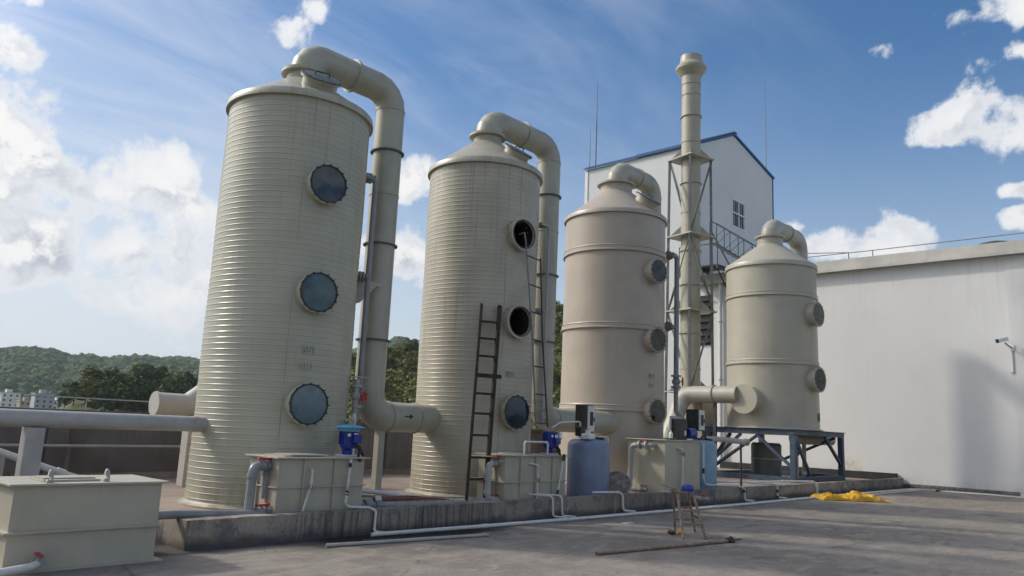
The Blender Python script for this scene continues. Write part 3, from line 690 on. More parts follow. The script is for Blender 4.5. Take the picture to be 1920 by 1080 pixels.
for i in range(1, 6): xx = wx0+(wx1-wx0)*i/6; hw2 = .05 if i == 3 else .010; bars.box(xx-hw2, xx+hw2, yc-.045, yc-.032, wz0+.05, wz1-.05)
for zz in ((wz0+wz1)/2,): bars.box(wx0+.05, wx1-.05, yc-.060, yc-.047, zz-.04, zz+.04)
build('window_bars', bars, white_m, win)
def mast(x, y, z0, z1, r, lab):
    t = thing('lightning_rod', lab, 'lightning rod', (x, y, z0), 'lightning rods on the roofs')
    build('lower_tube', MB().cyl((x, y, z0), (x, y, z0+(z1-z0)*.55), r, 8), steel_g, t)
    build('upper_tube', MB().cyl((x, y, z0+(z1-z0)*.55), (x, y, z1), r*.65, 8, r1=r*.3), steel_g, t)
# (positions: eave of the tall building and its far slope)
mast(WX+.2, 23.9, zl+.1, 20.3, .035, 'tallest thin lightning rod at the left eave of the tall building')
mast(WX+.2, 24.3, zl+.1, 17.9, .02, 'shorter rod beside the tallest one at the left eave')
mast(WX+.2, 18.5, zl+.1, 18.3, .02, 'thin rod just left of the stack above the vent pipe')
mast(xr-.2, 18.6, zr+.06, 22.8, .022, 'tallest faint rod on the right slope of the tall building')
mast(xr-.1, 20.5, zr+.06, 19.2, .02, 'short faint rod beside the tall one on the right slope')
vp = thing('vent_pipe', 'short pale vent pipe with a bent top on the tall building roof', 'vent', (32.2, 18.7, zl))
build('pipe', MB().sweep(fillet([(32.3, 18.72, zl+.1), (32.3, 18.72, 16.75), (33.1, 18.72, 16.75)], .3, 6), .22, 16), ppd, vp)
# external stair and landing near the tall building
st = thing('steel_stair', 'dark steel access stair slanting down from the tall building wall', 'stair', (30.9, 16, 8.9))
sA, sB = V((31.05, 16.7, 10.25)), V((31.05, 14.7, 8.86))
for off in (0, .55):
    A, B = sA+V((off, 0, 0)), sB+V((off, 0, 0))
    build('stringer', MB().beam(A, B, .04, .08), steel_b, st)
    build('handrail', MB().cyl(A+V((0, 0, 1.0)), B+V((0, 0, 1.0)), .028, 8), steel_b, st)
    for k in range(4):
        p = A.lerp(B, k/3); build('post', MB().cyl(p, p+V((0, 0, 1.0)), .022, 8), steel_b, st)
        if k < 3: q = A.lerp(B, (k+1)/3); build('brace', MB().cyl(p+V((0, 0, .03)), q+V((0, 0, .97)), .014, 6), steel_b, st)
build('tie_strut', MB().beam((31.05, 16.7, 10.8), (31.05, 15.75, 9.0), .05, .07), steel_d, st)
for k in range(8):
    p = sA.lerp(sB, (k+.5)/8); build('tread', MB().box(p.x+.03, p.x+.52, p.y-.12, p.y+.12, p.z-.02, p.z+.015), steel_d, st)
build('landing_post', MB().beam((31.05, 16.72, 8.995), (31.05, 16.72, 11.2), .06, .06), steel_b, st)
lg = thing('stair_landing', 'dark grated landing bracketed out from the hall wall below the stair', 'platform', (30.9, 16.9, 8.9))
build('grating', MB().box(30.2, WX-.34, 15.9, 17.9, 8.93, 8.99), steel_d, lg)
for y in (15.95, 16.9, 17.85):
    build('bearer', MB().box(30.2, WX-.34, y-.04, y+.04, 8.80, 8.928), steel_d, lg)
    build('knee_brace', MB().beam((30.25, y, 8.8), (WX-.01, y, 7.6), .05, .05), steel_d, lg)
for y in (15.95, 17.85):
    build('post', MB().cyl((30.25, y, 8.99), (30.25, y, 9.95), .022, 8), steel_d, lg)
build('handrail', MB().cyl((30.25, 15.95, 9.95), (30.25, 17.85, 9.95), .025, 8), steel_d, lg)

# ------------------------------------------------------------------ scrubber towers
def polar_n(a): return V((sin(R_(a)), cos(R_(a)), 0))
def porthole(t, c, R, a, z, rr, depth, glass, mat, tilt=0., open_=False):
    n = polar_n(a); p = V((c[0], c[1], z))+n*(R-.05); dd = depth+.05
    inner = -.35 if open_ else .0
    col_ = build('porthole', MB().lathe([(rr*.88, inner), (rr*.98, inner), (rr*.98, dd-.035), (rr*1.07, dd-.035), (rr*1.07, dd), (rr*.88, dd), (rr*.88, inner)], p, n, 40), mat, t)
    nb = 16; b = MB(); u, w, _ = frame(n)
    for k in range(nb):
        an = 2*pi*k/nb; q = p+n*(dd+.004)+(u*cos(an)+w*sin(an))*rr*1.02
        b.cyl(q-n*.045, q+n*.03, .011, 6)
    if not open_:
        build('cover_ring', MB().ring(p+n*(dd+.001), n, rr*.93, rr*1.0, .012, 40), rubber if glass is not glass2_m else mat, col_)
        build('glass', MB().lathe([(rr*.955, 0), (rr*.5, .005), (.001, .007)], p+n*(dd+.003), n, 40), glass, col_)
        build('bolt', b, steel_d, col_, kind='stuff')
    else:
        build('shade_sleeve', MB().lathe([(rr*.872, -.36), (rr*.872, dd-.06)], p, n, 40), shade_in, col_)  # added lining whose dark colour paints the shade inside the hole
        build('gasket', MB().ring(p+n*(dd+.001), n, rr*.89, rr*.95, .006, 40), rubber, col_)
    return col_
def tower(c, R, z0, zt, label, mat, ribs=True, hoops=(), neck_r=.33, neck_z=7.42, fl_z=7.6, holes=(), lip=.13, hatch=None, group='scrubber towers'):
    t = thing('scrubber_tower', label, 'scrubber tower', (c[0], c[1], z0), group)
    x, y = c
    prof = [(R, z0)]
    if ribs:
        z = z0+.1; 
        while z < zt-.08:
            prof += [(R, z), (R+.0042, z+.005), (R+.0042, z+.014), (R, z+.021)]; z += .0885
        prof.append((R, zt))
    else:
        z = z0+.02
        while z < zt: prof.append((R+.003*sin(z*3.1), z)); z += .25
        prof.append((R, zt))
    if ribs: prof = [(r+.004*sin(z*2.7+c[0]), z) for r, z in prof]
    hs = [(V((x, y, hz))+polar_n(ha)*R, hr) for ha, hz, hr in holes]
    skip = (lambda m: any((m-p).length < hr for p, hr in hs)) if hs else None
    build('shell', MB().lathe(prof, (x, y, 0), (0, 0, 1), 128, skip=skip), mat, t, sharp=14)
    build('base_flange', MB().lathe([(R-.02, z0), (R+.10, z0), (R+.10, z0+.025), (R+.03, z0+.045), (R+.004, z0+.07)], (x, y, 0), (0, 0, 1), 96), mat, t)
    Rl = R+.055
    build('lip_ring', MB().lathe([(R-.02, zt), (Rl, zt), (Rl, zt+.03), (Rl-.012, zt+lip-.02), (Rl-.03, zt+lip), (R-.06, zt+lip+.03)], (x, y, 0), (0, 0, 1), 128), mat, t, sharp=50)
    for hz in hoops:
        build('hoop', MB().lathe([(R-.01, hz-.01), (R+.05, hz-.01), (R+.055, hz+.012), (R+.03, hz+.03), (R+.028, hz+.11), (R+.04, hz+.125), (R+.03, hz+.145), (R-.01, hz+.15)], (x, y, 0), (0, 0, 1), 128), mat, t, sharp=40)
    cone = build('cone_roof', MB().lathe([(R-.03, zt+lip+.02), (neck_r+.015, neck_z), (neck_r, neck_z+.03), (neck_r, fl_z)], (x, y, 0), (0, 0, 1), 96), mat, t, sharp=24)
    build('neck_flange', MB().lathe([(neck_r-.02, fl_z-.02), (neck_r+.09, fl_z-.02), (neck_r+.09, fl_z+.03), (neck_r-.02, fl_z+.045)], (x, y, 0), (0, 0, 1), 64), mat, t)
    if hatch:
        a, zz, rh, hr = hatch
        n = (polar_n(a)*.56+V((0, 0, .82))).normalized(); p = V((x, y, zz-.03))+polar_n(a)*rh
        hc = build('hatch_collar', MB().lathe([(hr*.93, -.35), (hr*.93, .14), (hr*1.08, .14), (hr*1.08, .17), (.001, .171)], p, n, 40), mat, t)
        build('hatch_lid', MB().lathe([(hr*1.1, .172), (hr*1.1, .195), (hr*.8, .205), (.001, .215)], p, n, 40), lid_m, hc)
        b = MB(); u, w, _ = frame(n)
        for k in range(18):
            an = 2*pi*k/18; q = p+n*.172+(u*cos(an)+w*sin(an))*hr*1.03; b.cyl(q, q+n*.035, .012, 6)
        build('bolt', b, lid_m, hc, kind='stuff')
        build('handle', MB().sweep(fillet([p+n*.20-u*.12, p+n*.27-u*.12, p+n*.27+u*.12, p+n*.20+u*.12], .03), .014, 8), lid_m, hc)
    return t
T1c, T2c, T3c, T4c = (6.709, 11.425), (11.268, 11.425), (17.1, 12.11), (26.189, 11.723)
R1, R2, R3, R4 = 1.178, 1.19, 1.365, 1.531
t1 = tower(T1c, R1, FZ, 6.626, 'nearest ribbed tower, largest, grey-green with three dark glass portholes', pp1, neck_r=.32, neck_z=7.33, fl_z=7.48, hatch=(-166, 7.0, .80, .31))
for z, g in ((5.22, glass_m), (3.49, refl_teal), (1.79, refl_pale)): porthole(t1, T1c, R1, -172, z, .305, .15, g, pp1)
t2 = tower(T2c, R2, FZ, 6.815, 'second ribbed tower with two open portholes and ladders leaning on it', pp2, neck_r=.31, neck_z=7.62, fl_z=7.78, holes=((-174, 5.40, .29), (-174, 3.63, .29)), hatch=(178, 7.18, .80, .30))
for z, o in ((5.40, True), (3.63, True), (1.87, False)): porthole(t2, T2c, R2, -174, z, .315, .15, glass_m, pp2, open_=o)
t3 = tower(T3c, R3, FZ, 7.23, 'smooth hooped tower standing third, on the floor behind the blue barrel', pp3, ribs=False, hoops=(6.22, 4.19, 2.11), neck_r=.44, neck_z=8.12, fl_z=8.36, hatch=(180, 7.7, .96, .34))
for z in (5.72, 3.93, 2.12): porthole(t3, T3c, R3, -172, z, .315, .20, glass2_m, pp3)
t4 = tower(T4c, R4, 1.905, 7.457, 'smooth hooped tower farthest right, raised on a blue steel frame', pp4, ribs=False, hoops=(6.40, 4.07), neck_r=.44, neck_z=8.42, fl_z=8.72, lip=.17)
for z in (5.8, 3.59): porthole(t4, T4c, R4, -174.5, z, .40, .22, glass2_m, pp4)
n = polar_n(-86); ps = V((T4c[0], T4c[1], 2.84))+n*(R4-.1)
inl = build('inlet_stub', MB().cyl(ps, ps+n*.46, .45, 40), pp4, t4)
build('end_cap', MB().lathe([(.49, .46), (.49, .50), (.001, .505)], ps, n, 40), pp4, inl)
# name plates, faint raised lettering
def plate(t, c, R, a, z, w, h, m, rows=1, label=None):
    n = polar_n(a); u = V((-n.y, n.x, 0)); p = V((c[0], c[1], z))+n*(R+.018)
    pl = build('name_plate', MB().obox(p, u, V((0, 0, 1)), n, w, h, .006), m, t, label=label)
    g = MB(); rnd = random.Random(int(z*100))
    for k in range(4):
        for j in range(3):
            g.obox(p+n*.0045+u*(w*(-.34+.225*k)+rnd.uniform(-.01, .01))+V((0, 0, h*(-.24+.24*j))), u, V((0, 0, 1)), n, w*rnd.uniform(.08, .16), h*.09, .002)
        g.obox(p+n*.0047+u*(w*(-.34+.225*k)), u, V((0, 0, 1)), n, w*.03, h*.62, .002)
    build('raised_lettering', g, lid_m, pl, kind='stuff')
plm = pmat('plate_grey', (.33, .325, .26), .5, .05, 4)
plate(t1, T1c, R1, -171, 2.61, .19, .13, plm); plate(t1, T1c, R1, -170, 2.37, .21, .10, pp1)
plate(t2, T2c, R2, -170, 2.60, .17, .11, plm)
plate(t3, T3c, R3, -172, 3.02, .19, .14, pp3); plate(t3, T3c, R3, -172, 2.78, .17, .12, pp3)
plate(t4, T4c, R4, 172, 2.35, .24, .28, lid_m)

# ------------------------------------------------------------------ ducts
def arc90(p, d0, d1, R, nseg=4):
    """segmented bend that starts at p heading d0 and leaves heading d1"""
    p, d0, d1 = V(p), V(d0).normalized(), V(d1).normalized(); c = p+d1*R; out = []
    for k in range(nseg+1):
        a = (pi/2)*k/nseg; out.append(c - d1*R*cos(a) + d0*R*sin(a))
    return [out[0]-d0*.012]+out+[out[-1]+d1*.012]
def duct_over(label, c, zf, zh, xv, zl, xe, r, rings, R=.40, cy=None, low=True, y_end=None):
    y = c[1]; t = thing('overhead_duct', label, 'duct', (xv, y, FZ), 'overhead ducts between the towers')
    X, Z = V((1, 0, 0)), V((0, 0, 1))
    Ra = min(R, zh-zf-.06); b1 = arc90((c[0], y, zh-Ra), Z, X, Ra); b2 = arc90((xv-R, y, zh), X, -Z, R)
    def bend(pts):
        # extend each end a little so that the bend reads as mitred segments
        return MB().sweep(pts, r, 28, caps=False)
    build('bend', MB().sweep([(c[0], y, zf+.03)]+b1, r, 28, False), ppd, t, sharp=14)
    build('pipe_section', MB().sweep([b1[-1], b2[0]], r-.003, 28, False), ppd, t)
    xm = (b1[-1].x*.45+b2[0].x*.55)
    build('joint_ring', MB().ring((xm-.03, y, zh), X, r-.01, r+.035, .05, 36), ppd, t)
    build('bend', bend(b2), ppd, t, sharp=14)
    zb = zl+R
    build('pipe_section', MB().cyl((xv, y, zb), (xv, y, zh-R), r-.003, 28, cap=False), ppd, t)
    for z in rings: build('joint_ring', MB().ring((xv, y, z), Z, r-.01, r+.045, .025, 36), lid_m, t)
    for z in (zh-R-.02, rings[0]-.85, zl+R+.01): build('weld_bead', MB().ring((xv, y, z), Z, r-.005, r+.008, .02, 36), ppd, t)
    if low:
        b3 = arc90((xv, y, zb), -Z, X, R); build('bend', bend(b3), ppd, t, sharp=14)
        build('pipe_section', MB().cyl(b3[-1], (xe, y, zl), r-.003, 28, cap=False), ppd, t)
        for x in (b3[-1].x, b3[-1].x+.55*(xe-.25-b3[-1].x)+.15): build('joint_ring', MB().ring((x, y, zl), X, r-.005, r+.018, .03, 36), ppd, t)
    return t
d1 = duct_over('tallest overhead duct running from the nearest tower down into the second', T1c, 7.48, 7.86, 8.60, 1.67, 10.2, .275, (6.61, 4.80, 3.02))
ar = MB(); p = V((9.33, T1c[1]-.275*cos(R_(12))-.004, 1.67+.02)); nn = V((0, -1, .08)).normalized(); ux = V((1, 0, 0)); uz = ux.cross(-nn)
ar.obox(p, ux, nn, V((0, 0, 1)), .17, .004, .022)
ar.prism([p+V((.03, -.003, .05)), p+V((.12, -.003, 0)), p+V((.03, -.003, -.05))], (0, -1, 0), .004)
build('flow_arrow', ar, black_m, d1)
build('stay_bracket', MB().beam((7.75, 11.2, 4.02), (8.55, 11.2, 4.02), .06, .06).prism([(7.75, 11.10, 3.985), (8.36, 11.10, 3.985), (8.0, 11.10, 3.62), (7.75, 11.10, 3.55)], (0, 1, 0), .02), ppd, d1)
build('support_leg', MB().box(8.84, 8.98, 11.36, 11.49, FZ+.001, 1.43), ppd, d1)
d2 = duct_over('overhead duct running from the second tower down into the third', T2c, 7.78, 8.20, 13.37, 1.79, 16.02, .275, (6.95, 5.05, 3.5))
d3 = duct_over('overhead duct of the third tower bending down behind it', T3c, 8.36, 8.85, 18.95, 1.4, 20, .275, (6.6, 4.6), low=False)
build('bend', MB().sweep(arc90((18.95, 12.11, 1.8), (0, 0, -1), (0, 1, 0), .4), .275, 28, False), ppd, d3, sharp=14)
d4 = duct_over('overhead duct of the farthest tower bending down towards the hall', T4c, 8.72, 9.20, 28.8, 1.4, 30, .31, (6.6, 4.6), R=.45, low=False)
build('foot', MB().cyl((28.8, T4c[1], 1.905), (28.8, T4c[1], 1.86), .37, 28), ppd, d4)
# feed duct of the fourth tower (comes from behind the third tower)
fd = thing('feed_duct', 'thick horizontal feed duct entering the stub of the farthest tower', 'duct', (24.4, 13.2, 0))
b = arc90((24.36, 13.75, 2.98), (0, 1, 0), (-.55, 0, -.83), .42)
build('pipe_section', MB().cyl((24.36, 12.1, 2.98), (24.36, 13.75, 2.98), .29, 28), ppd, fd)
build('bend', MB().sweep(b, .29, 28, False), ppd, fd, sharp=14)
build('pipe_section', MB().cyl(b[-1], b[-1]+V((-.55, 0, -.83))*2.6, .285, 28), ppd, fd)
build('joint_ring', MB().ring((24.36, 12.95, 2.98), (0, 1, 0), .285, .33, .03, 32), ppd, fd)
build('support_post', MB().box(24.31, 24.41, 12.9, 13.0, FZ, 2.69), steel_d, fd)

# ------------------------------------------------------------------ exhaust stack
sx, sy = 25.68, 14.66
stk = thing('exhaust_stack', 'tall cream exhaust stack inside a grey angle-steel support frame', 'chimney', (sx, sy, FZ))
rS = .37
joints = [FZ, 2.2, 4.0, 5.33, 7.17, 8.5, 10.0, 11.18, 12.86, 13.93, 14.83, 15.28]
for a, b_ in zip(joints, joints[1:]):
    build('stack_section', MB().cyl((sx, sy, a), (sx, sy, b_-.004), rS, 32, cap=False), pp4, stk)
    build('joint_ring', MB().ring((sx, sy, b_-.03), (0, 0, 1), rS-.01, rS+(.05 if int(b_*10) % 2 else .02), .045, 32), pp4, stk)
build('rain_cap', MB().lathe([(rS, 15.28), (rS+.01, 15.60), (.60, 15.90), (.61, 16.0), (rS+.08, 16.20), (rS+.06, 16.48), (rS-.02, 16.48)], (sx, sy, 0), (0, 0, 1), 40), pp4, stk, sharp=20)
D = .78
dirs = [polar_n(240), polar_n(150), polar_n(60), polar_n(330)]
def leg_at(k, z): return V((sx, sy, z))+dirs[k]*(D+.10*(12.1-z)/12)
for k in range(4): build('frame_leg', MB().angle(leg_at(k, FZ), leg_at(k, 12.16), .085, .01), steel_g, stk)
for z in (12.13, 9.02, 6.12, 3.1):
    pts = [leg_at(k, z)*1.0 for k in range(4)]; pts = [V((sx, sy, z))+(p-V((sx, sy, z)))*1.16 for p in pts]
    plm_ = MB(); 
    inner = 24; ring_in = [V((sx+(rS+.01)*cos(2*pi*i/inner), sy+(rS+.01)*sin(2*pi*i/inner), z)) for i in range(inner)]
    def edge_pt(a):
        d = V((cos(a), sin(a), 0)); best = 9
        for i in range(4):
            p, q = pts[i]-V((sx, sy, z)), pts[(i+1) % 4]-V((sx, sy, z)); e = q-p; den_ = d.x*e.y-d.y*e.x
            if abs(den_) < 1e-9: continue
            s_ = (p.x*e.y-p.y*e.x)/den_; w_ = (p.x*d.y-p.y*d.x)/den_
            if s_ > 0 and -1e-6 <= w_ <= 1+1e-6: best = min(best, s_)
        return V((sx, sy, z))+d*best
    for i in range(inner):
        a0, a1 = 2*pi*i/inner, 2*pi*(i+1)/inner
        plm_.prism([ring_in[i], edge_pt(a0), edge_pt(a1), ring_in[(i+1) % inner]], (0, 0, 1), .05)
    build('ring_plate', plm_, pp4, stk, sharp=35)
    for k in range(4):
        c0 = V((sx, sy, z+.05)); u_ = dirs[k]
        build('gusset', MB().prism([c0+u_*(rS+.005), c0+u_*(D+.02), c0+u_*(rS+.005)+V((0, 0, .42))], u_.cross(V((0, 0, 1))), .012), pp4, stk)
lv = [FZ+.1, 3.1, 6.12, 9.02, 12.1]
for k in range(4):
    k2 = (k+1) % 4
    for i in range(4):
        a, b_ = lv[i]+.06, lv[i+1]-.02
        p, q = (leg_at(k, a), leg_at(k2, b_)) if (i+k) % 2 else (leg_at(k2, a), leg_at(k, b_))
        build('diagonal_brace', MB().angle(p, q, .05, .007), steel_g, stk)

# ------------------------------------------------------------------ steel frame under the fourth tower
fr = thing('support_frame', 'blue-grey steel support frame with diagonal braces under the farthest tower', 'steel frame', (26.8, 11.9, FZ))
fx0, fx1, fy0, fy1, ft = 24.75, 28.9, 10.4, 13.4, 1.9
hw = .09
for x in (fx0, fx1):
    for y in (fy0, fy1): build('leg', MB().box(x-hw, x+hw, y-hw, y+hw, FZ+.012, ft-.182), steel_b, fr, bevel=.008)
for y in (fy0, fy1): 
    build('top_beam', MB().box(fx0-hw-.02, fx1+hw+.02, y-hw, y+hw, ft-.18, ft-.02), steel_b, fr, bevel=.008)
    build('bottom_beam', MB().box(fx0+hw+.002, fx1-hw-.002, y-hw+.01, y+hw-.01, FZ+.015, FZ+.16), steel_b, fr)
for x in (fx0, fx1): 
    build('top_beam', MB().box(x-hw, x+hw, fy0+hw+.002, fy1-hw-.002, ft-.181, ft-.021), steel_b, fr)
    build('bottom_beam', MB().box(x-hw+.01, x+hw-.01, fy0+hw+.002, fy1-hw-.002, FZ+.015, FZ+.16), steel_b, fr)
build('cross_beam', MB().box(26.7, 26.86, fy0+hw+.002, fy1-hw-.002, ft-.181, ft-.021), steel_b, fr)
build('deck_plate', MB().box(fx0-hw-.06, fx1+hw+.04, fy0-hw-.05, fy1+hw+.05, ft-.019, ft+.003), steel_b, fr)
def brace(p, q): build('brace', MB().beam(p, q, .09, .09), steel_b, fr)
brace((fx0+.1, fy0, ft-.2), (fx0+1.3, fy0, FZ+.2)); brace((fx1-1.5, fy0, ft-.2), (fx1-.1, fy0, FZ+.55))
brace((fx0, fy0+.1, FZ+.5), (fx0, fy0+1.25, ft-.2)); brace((fx0, fy1-.1, FZ+.5), (fx0, fy1-1.2, ft-.2))
brace((fx1, fy0+.2, ft-.2), (fx1, fy1-.2, FZ+.3)); brace((fx0+.3, fy1, FZ+.3), (fx1-.3, fy1, ft-.2))
brace((fx0+1.6, fy1, ft-.2), (fx0+.1, fy1, FZ+.4))
sp_ = thing('sump_drum', 'grey drum standing under the raised tower inside the frame', 'drum', (26.9, 12.3, FZ))
build('drum_body', MB().lathe([(.52, FZ+.003), (.52, 1.35), (.46, 1.42), (.001, 1.43)], (26.9, 12.3, 0), (0, 0, 1), 36, True), drum_m, sp_)
build('drum_hoop', MB().ring((26.9, 12.3, .85), (0, 0, 1), .515, .54, .04, 36), ppf, sp_)
dr = thing('drain_line', 'cream drain pipe with a rusty valve below the raised tower', 'pipe', (27.7, 11.3, FZ))
build('pipe', MB().sweep(fillet([(27.4, 11.4, 1.86), (27.4, 11.4, .9), (27.4, 11.4, .5), (26.4, 11.0, .33), (25.2, 10.75, .33)], .12), .055, 12), pp4, dr)
build('pipe', MB().sweep(fillet([(28.3, 11.5, 1.5), (28.3, 11.5, .36), (27.4, 11.2, .36)], .12), .075, 12), pp4, dr)
build('valve', MB().sphere((27.4, 11.4, 1.1), .1).cyl((27.4, 11.4, 1.2), (27.4, 11.4, 1.32), .10, 12), rust_m, dr)
build('elbow_hose', MB().sweep(fillet([(27.6, 11.6, 1.62), (29.3, 11.1, 1.62), (29.6, 11.0, 1.62)], .2), .2, 16), ppf, dr)
fan = thing('fan_housing', 'cream fan housing with a bolted pink panel left of the raised tower', 'fan housing', (25.3, 14.0, FZ))
build('casing', MB().box(24.7, 25.6, 13.62, 14.25, FZ+.8, 3.0), pp4, fan, bevel=.02)
build('stand', MB().box(24.8, 25.5, 13.7, 14.2, FZ+.003, FZ+.798), steel_d, fan)
build('access_panel', MB().box(24.665, 24.698, 13.68, 14.2, 2.3, 2.75), pp3, fan)
bb = MB()
for y in (13.7, 13.86, 14.02, 14.18):
    for z in (2.33, 2.72, 2.05, 1.95): bb.cyl((24.69, y, z), (24.655, y, z), .018, 6)
build('bolt', bb, steel_d, fan, kind='stuff')

# ------------------------------------------------------------------ circulation tanks
def red_valve(t, p, d, r, up=(0, 0, 1), wheel=False, sz=1.):
    p, d, up = V(p), V(d).normalized(), V(up).normalized()
    b = MB().sphere(p, r*1.5, 14).cyl(p-d*r*2.3, p-d*r*1.2, r*1.45, 14).cyl(p+d*r*1.2, p+d*r*2.3, r*1.45, 14).cyl(p, p+up*r*2.0, r*.55, 10)
    v = build('valve', b, pvc_g, t)
    if wheel:
        build('handwheel', MB().lathe([(r*2.0, -r*.25), (r*2.3, 0), (r*2.0, r*.25), (r*1.7, 0), (r*2.0, -r*.25)], p+up*r*2.6, up, 20).beam(p+up*r*2.6-d*r*1.9, p+up*r*2.6+d*r*1.9, r*.4, r*.3).cyl(p+up*r*1.5, p+up*r*2.8, r*.4, 8), red_m, v)
    else:
        s_ = d.cross(up)
        build('handle', MB().obox(p+up*r*2.2, d, s_, up, r*4.6*sz, r*1.1, r*.7).obox(p+up*r*2.45+d*r*1.7*sz, d, s_, up, r*1.3, r*1.5, r*.6), red_m, v, bevel=r*.15)
    return v
def tank(label, x0, x1, y0, y1, z0, z1, mat, vribs_f, vribs_s, hrib, overh=.055, side='-x', rib=.03):
    t = thing('circulation_tank', label, 'tank', ((x0+x1)/2, (y0+y1)/2, z0), 'circulation tanks')
    build('tank_body', MB().box(x0, x1, y0, y1, z0+.003, z1), mat, t, bevel=.006)
    build('rim_plate', MB().box(x0-overh, x1+overh, y0-overh, y1+overh, z1+.001, z1+.022), mat, t, bevel=.003)
    for h in hrib:
        build('horizontal_rib', MB().box(x0-rib, x1+rib, y0-rib, y0-.001, h-.009, h+.009).box(x0-rib, x0-.001, y0, y1, h-.009, h+.009).box(x1+.001, x1+rib, y0, y1, h-.009, h+.009), mat, t)
    zs = [z0+.01]+[v for h in hrib for v in (h-.010, h+.010)]+[z1-.002]
    for x in vribs_f:
        m = MB()
        for a, b in zip(zs[::2], zs[1::2]): m.box(x-.008, x+.008, y0-rib, y0-.001, a, b)
        build('vertical_rib', m, mat, t)
    for y in vribs_s:
        m = MB()
        for a, b in zip(zs[::2], zs[1::2]): m.box(x0-rib, x0-.001, y-.008, y+.008, a, b)
        build('vertical_rib', m, mat, t)
    return t
# tank beside the nearest tower
k1 = tank('ribbed cream tank with a blue pump on its lid beside the nearest tower', 5.69, 7.09, 9.40, 10.16, FZ, 1.035, ppt, (6.07, 6.56), (9.62, 9.88), (.66,), .06)
build('hatch_cover', MB().box(5.82, 6.42, 9.5, 10.0, 1.058, 1.072).box(5.9, 6.5, 9.46, 9.9, 1.074, 1.088), ppt, k1)
# tank beside the second tower
k2 = tank('ribbed cream tank behind the thin metal ladder beside the second tower', 10.23, 11.95, 9.50, 10.17, FZ, 1.072, ppt, (10.62, 11.04, 11.52), (9.72,), (.62,), .05)
build('hatch_cover', MB().cyl((10.75, 9.85, 1.095), (10.75, 9.85, 1.115), .24, 28), ppt, k2)
build('shelf_plate', MB().box(9.86, 10.17, 9.65, 10.0, .66, .678).box(9.86, 10.17, 9.65, 10.0, 1.05, 1.068), ppt, k2)
# tank beside the third tower
k3 = tank('plain grey-cream tank with a black pump on its lid beside the third tower', 15.7, 17.3, 9.60, 10.62, FZ, 1.43, ppf, (), (), (), .05)
# foreground tank
k0 = tank('large grey-green tank with a flanged lid in the near left corner', 2.43, 3.86, 8.72, 9.62, 0, .815, ppf, (), (), (.375,), .055, rib=.05)
build('foot_plate', MB().box(2.36, 3.93, 8.64, 9.7, .002, .016), ppf, k0)
hc = build('hatch_cover', MB().box(2.72, 3.26, 8.86, 9.30, .839, .858).box(2.74, 3.24, 8.95, 9.26, .860, .872), ppf, k0)
def lug(x, y):
    m = MB(); 
    for dx_ in (-.022, .010): pass
    m.prism([(x-.03, y, .838), (x+.035, y, .838), (x+.028, y, .94), (x+.012, y, .965), (x-.005, y, .965), (x-.014, y, .94), (x-.018, y, .90), (x+.006, y, .90), (x+.012, y, .87), (x-.022, y, .87)], (0, 1, 0), .05)
    build('lifting_lug', m, pvc_lg, k0, bevel=.004)
lug(2.74, 8.74); lug(3.30, 8.80)
fv = thing('drain_valve', 'white drain elbow with a red lever at the foot of the near corner tank', 'valve', (2.7, 8.6, 0))
build('pipe', MB().sweep(fillet([(2.70, 8.715, .10), (2.70, 8.58, .10), (2.60, 8.50, .085), (2.2, 8.42, .06), (1.2, 8.3, .05)], .05), .036, 14), pvc_w, fv)
red_valve(fv, (2.70, 8.60, .105), (0, 1, 0), .03, (0, 0, 1), sz=1.3)

# pipework on the tanks
def pvc(t, name, path, r, mat, R=None, seg=12, sockets=True):
    R = R or r*1.8
    o = build(name, MB().sweep(fillet(path, R, 5), r, seg), mat, t)
    if sockets:
        P = [V(p) for p in path]
        for i in range(1, len(P)-1):
            a = (P[i-1]-P[i]); b_ = (P[i+1]-P[i])
            for d in (a, b_):
                if d.length > r*5:
                    d = d.normalized(); build('socket', MB().cyl(P[i]+d*r*1.7, P[i]+d*r*2.9, r*1.22, seg), mat, o)
    return o
o1 = thing('overflow_pipe', 'thick grey overflow pipe with red valves on the side of the first tank', 'pipe', (5.5, 9.6, FZ))
pvc(o1, 'riser', [(5.687, 9.62, .93), (5.50, 9.60, .93), (5.42, 9.58, .90), (5.40, 9.56, .34), (5.40, 9.56, .31), (4.9, 9.5, .31)], .062, pvc_g, .09, 16, False)
build('cuff', MB().cyl((5.405, 9.565, .78), (5.41, 9.567, .84), .072, 16), pvc_g, o1)
red_valve(o1, (5.58, 9.6, .93), (1, .1, 0), .042)
pvc(o1, 'return_pipe', [(5.62, 9.62, .87), (5.66, 9.66, .80), (5.67, 9.66, .5)], .05, pvc_g, .06, 14, False)
pvc(o1, 'floor_pipe', [(5.687, 9.55, .33), (5.3, 9.48, .33), (4.4, 9.38, .385), (3.3, 9.28, .40)], .05, pvc_g, .1, 14, False)
red_valve(o1, (5.57, 9.53, .335), (1, .1, 0), .042)
s1 = thing('sampling_tube', 'thin cream sampling tube with a red cock on the first tank front', 'tube', (6.1, 9.33, FZ))
pvc(s1, 'tube', [(6.17, 9.398, .90), (6.17, 9.33, .90), (6.165, 9.32, .70), (6.07, 9.33, .36), (6.06, 9.33, .26)], .016, pvc_w, .03, 10)
red_valve(s1, (6.15, 9.325, .66), (.05, 0, 1), .014, (.8, -.6, 0))
h1 = thing('drip_hose', 'white drip pipe dropping from the blue pump over the kerb near the first tank', 'pipe', (6.9, 9.2, 0))
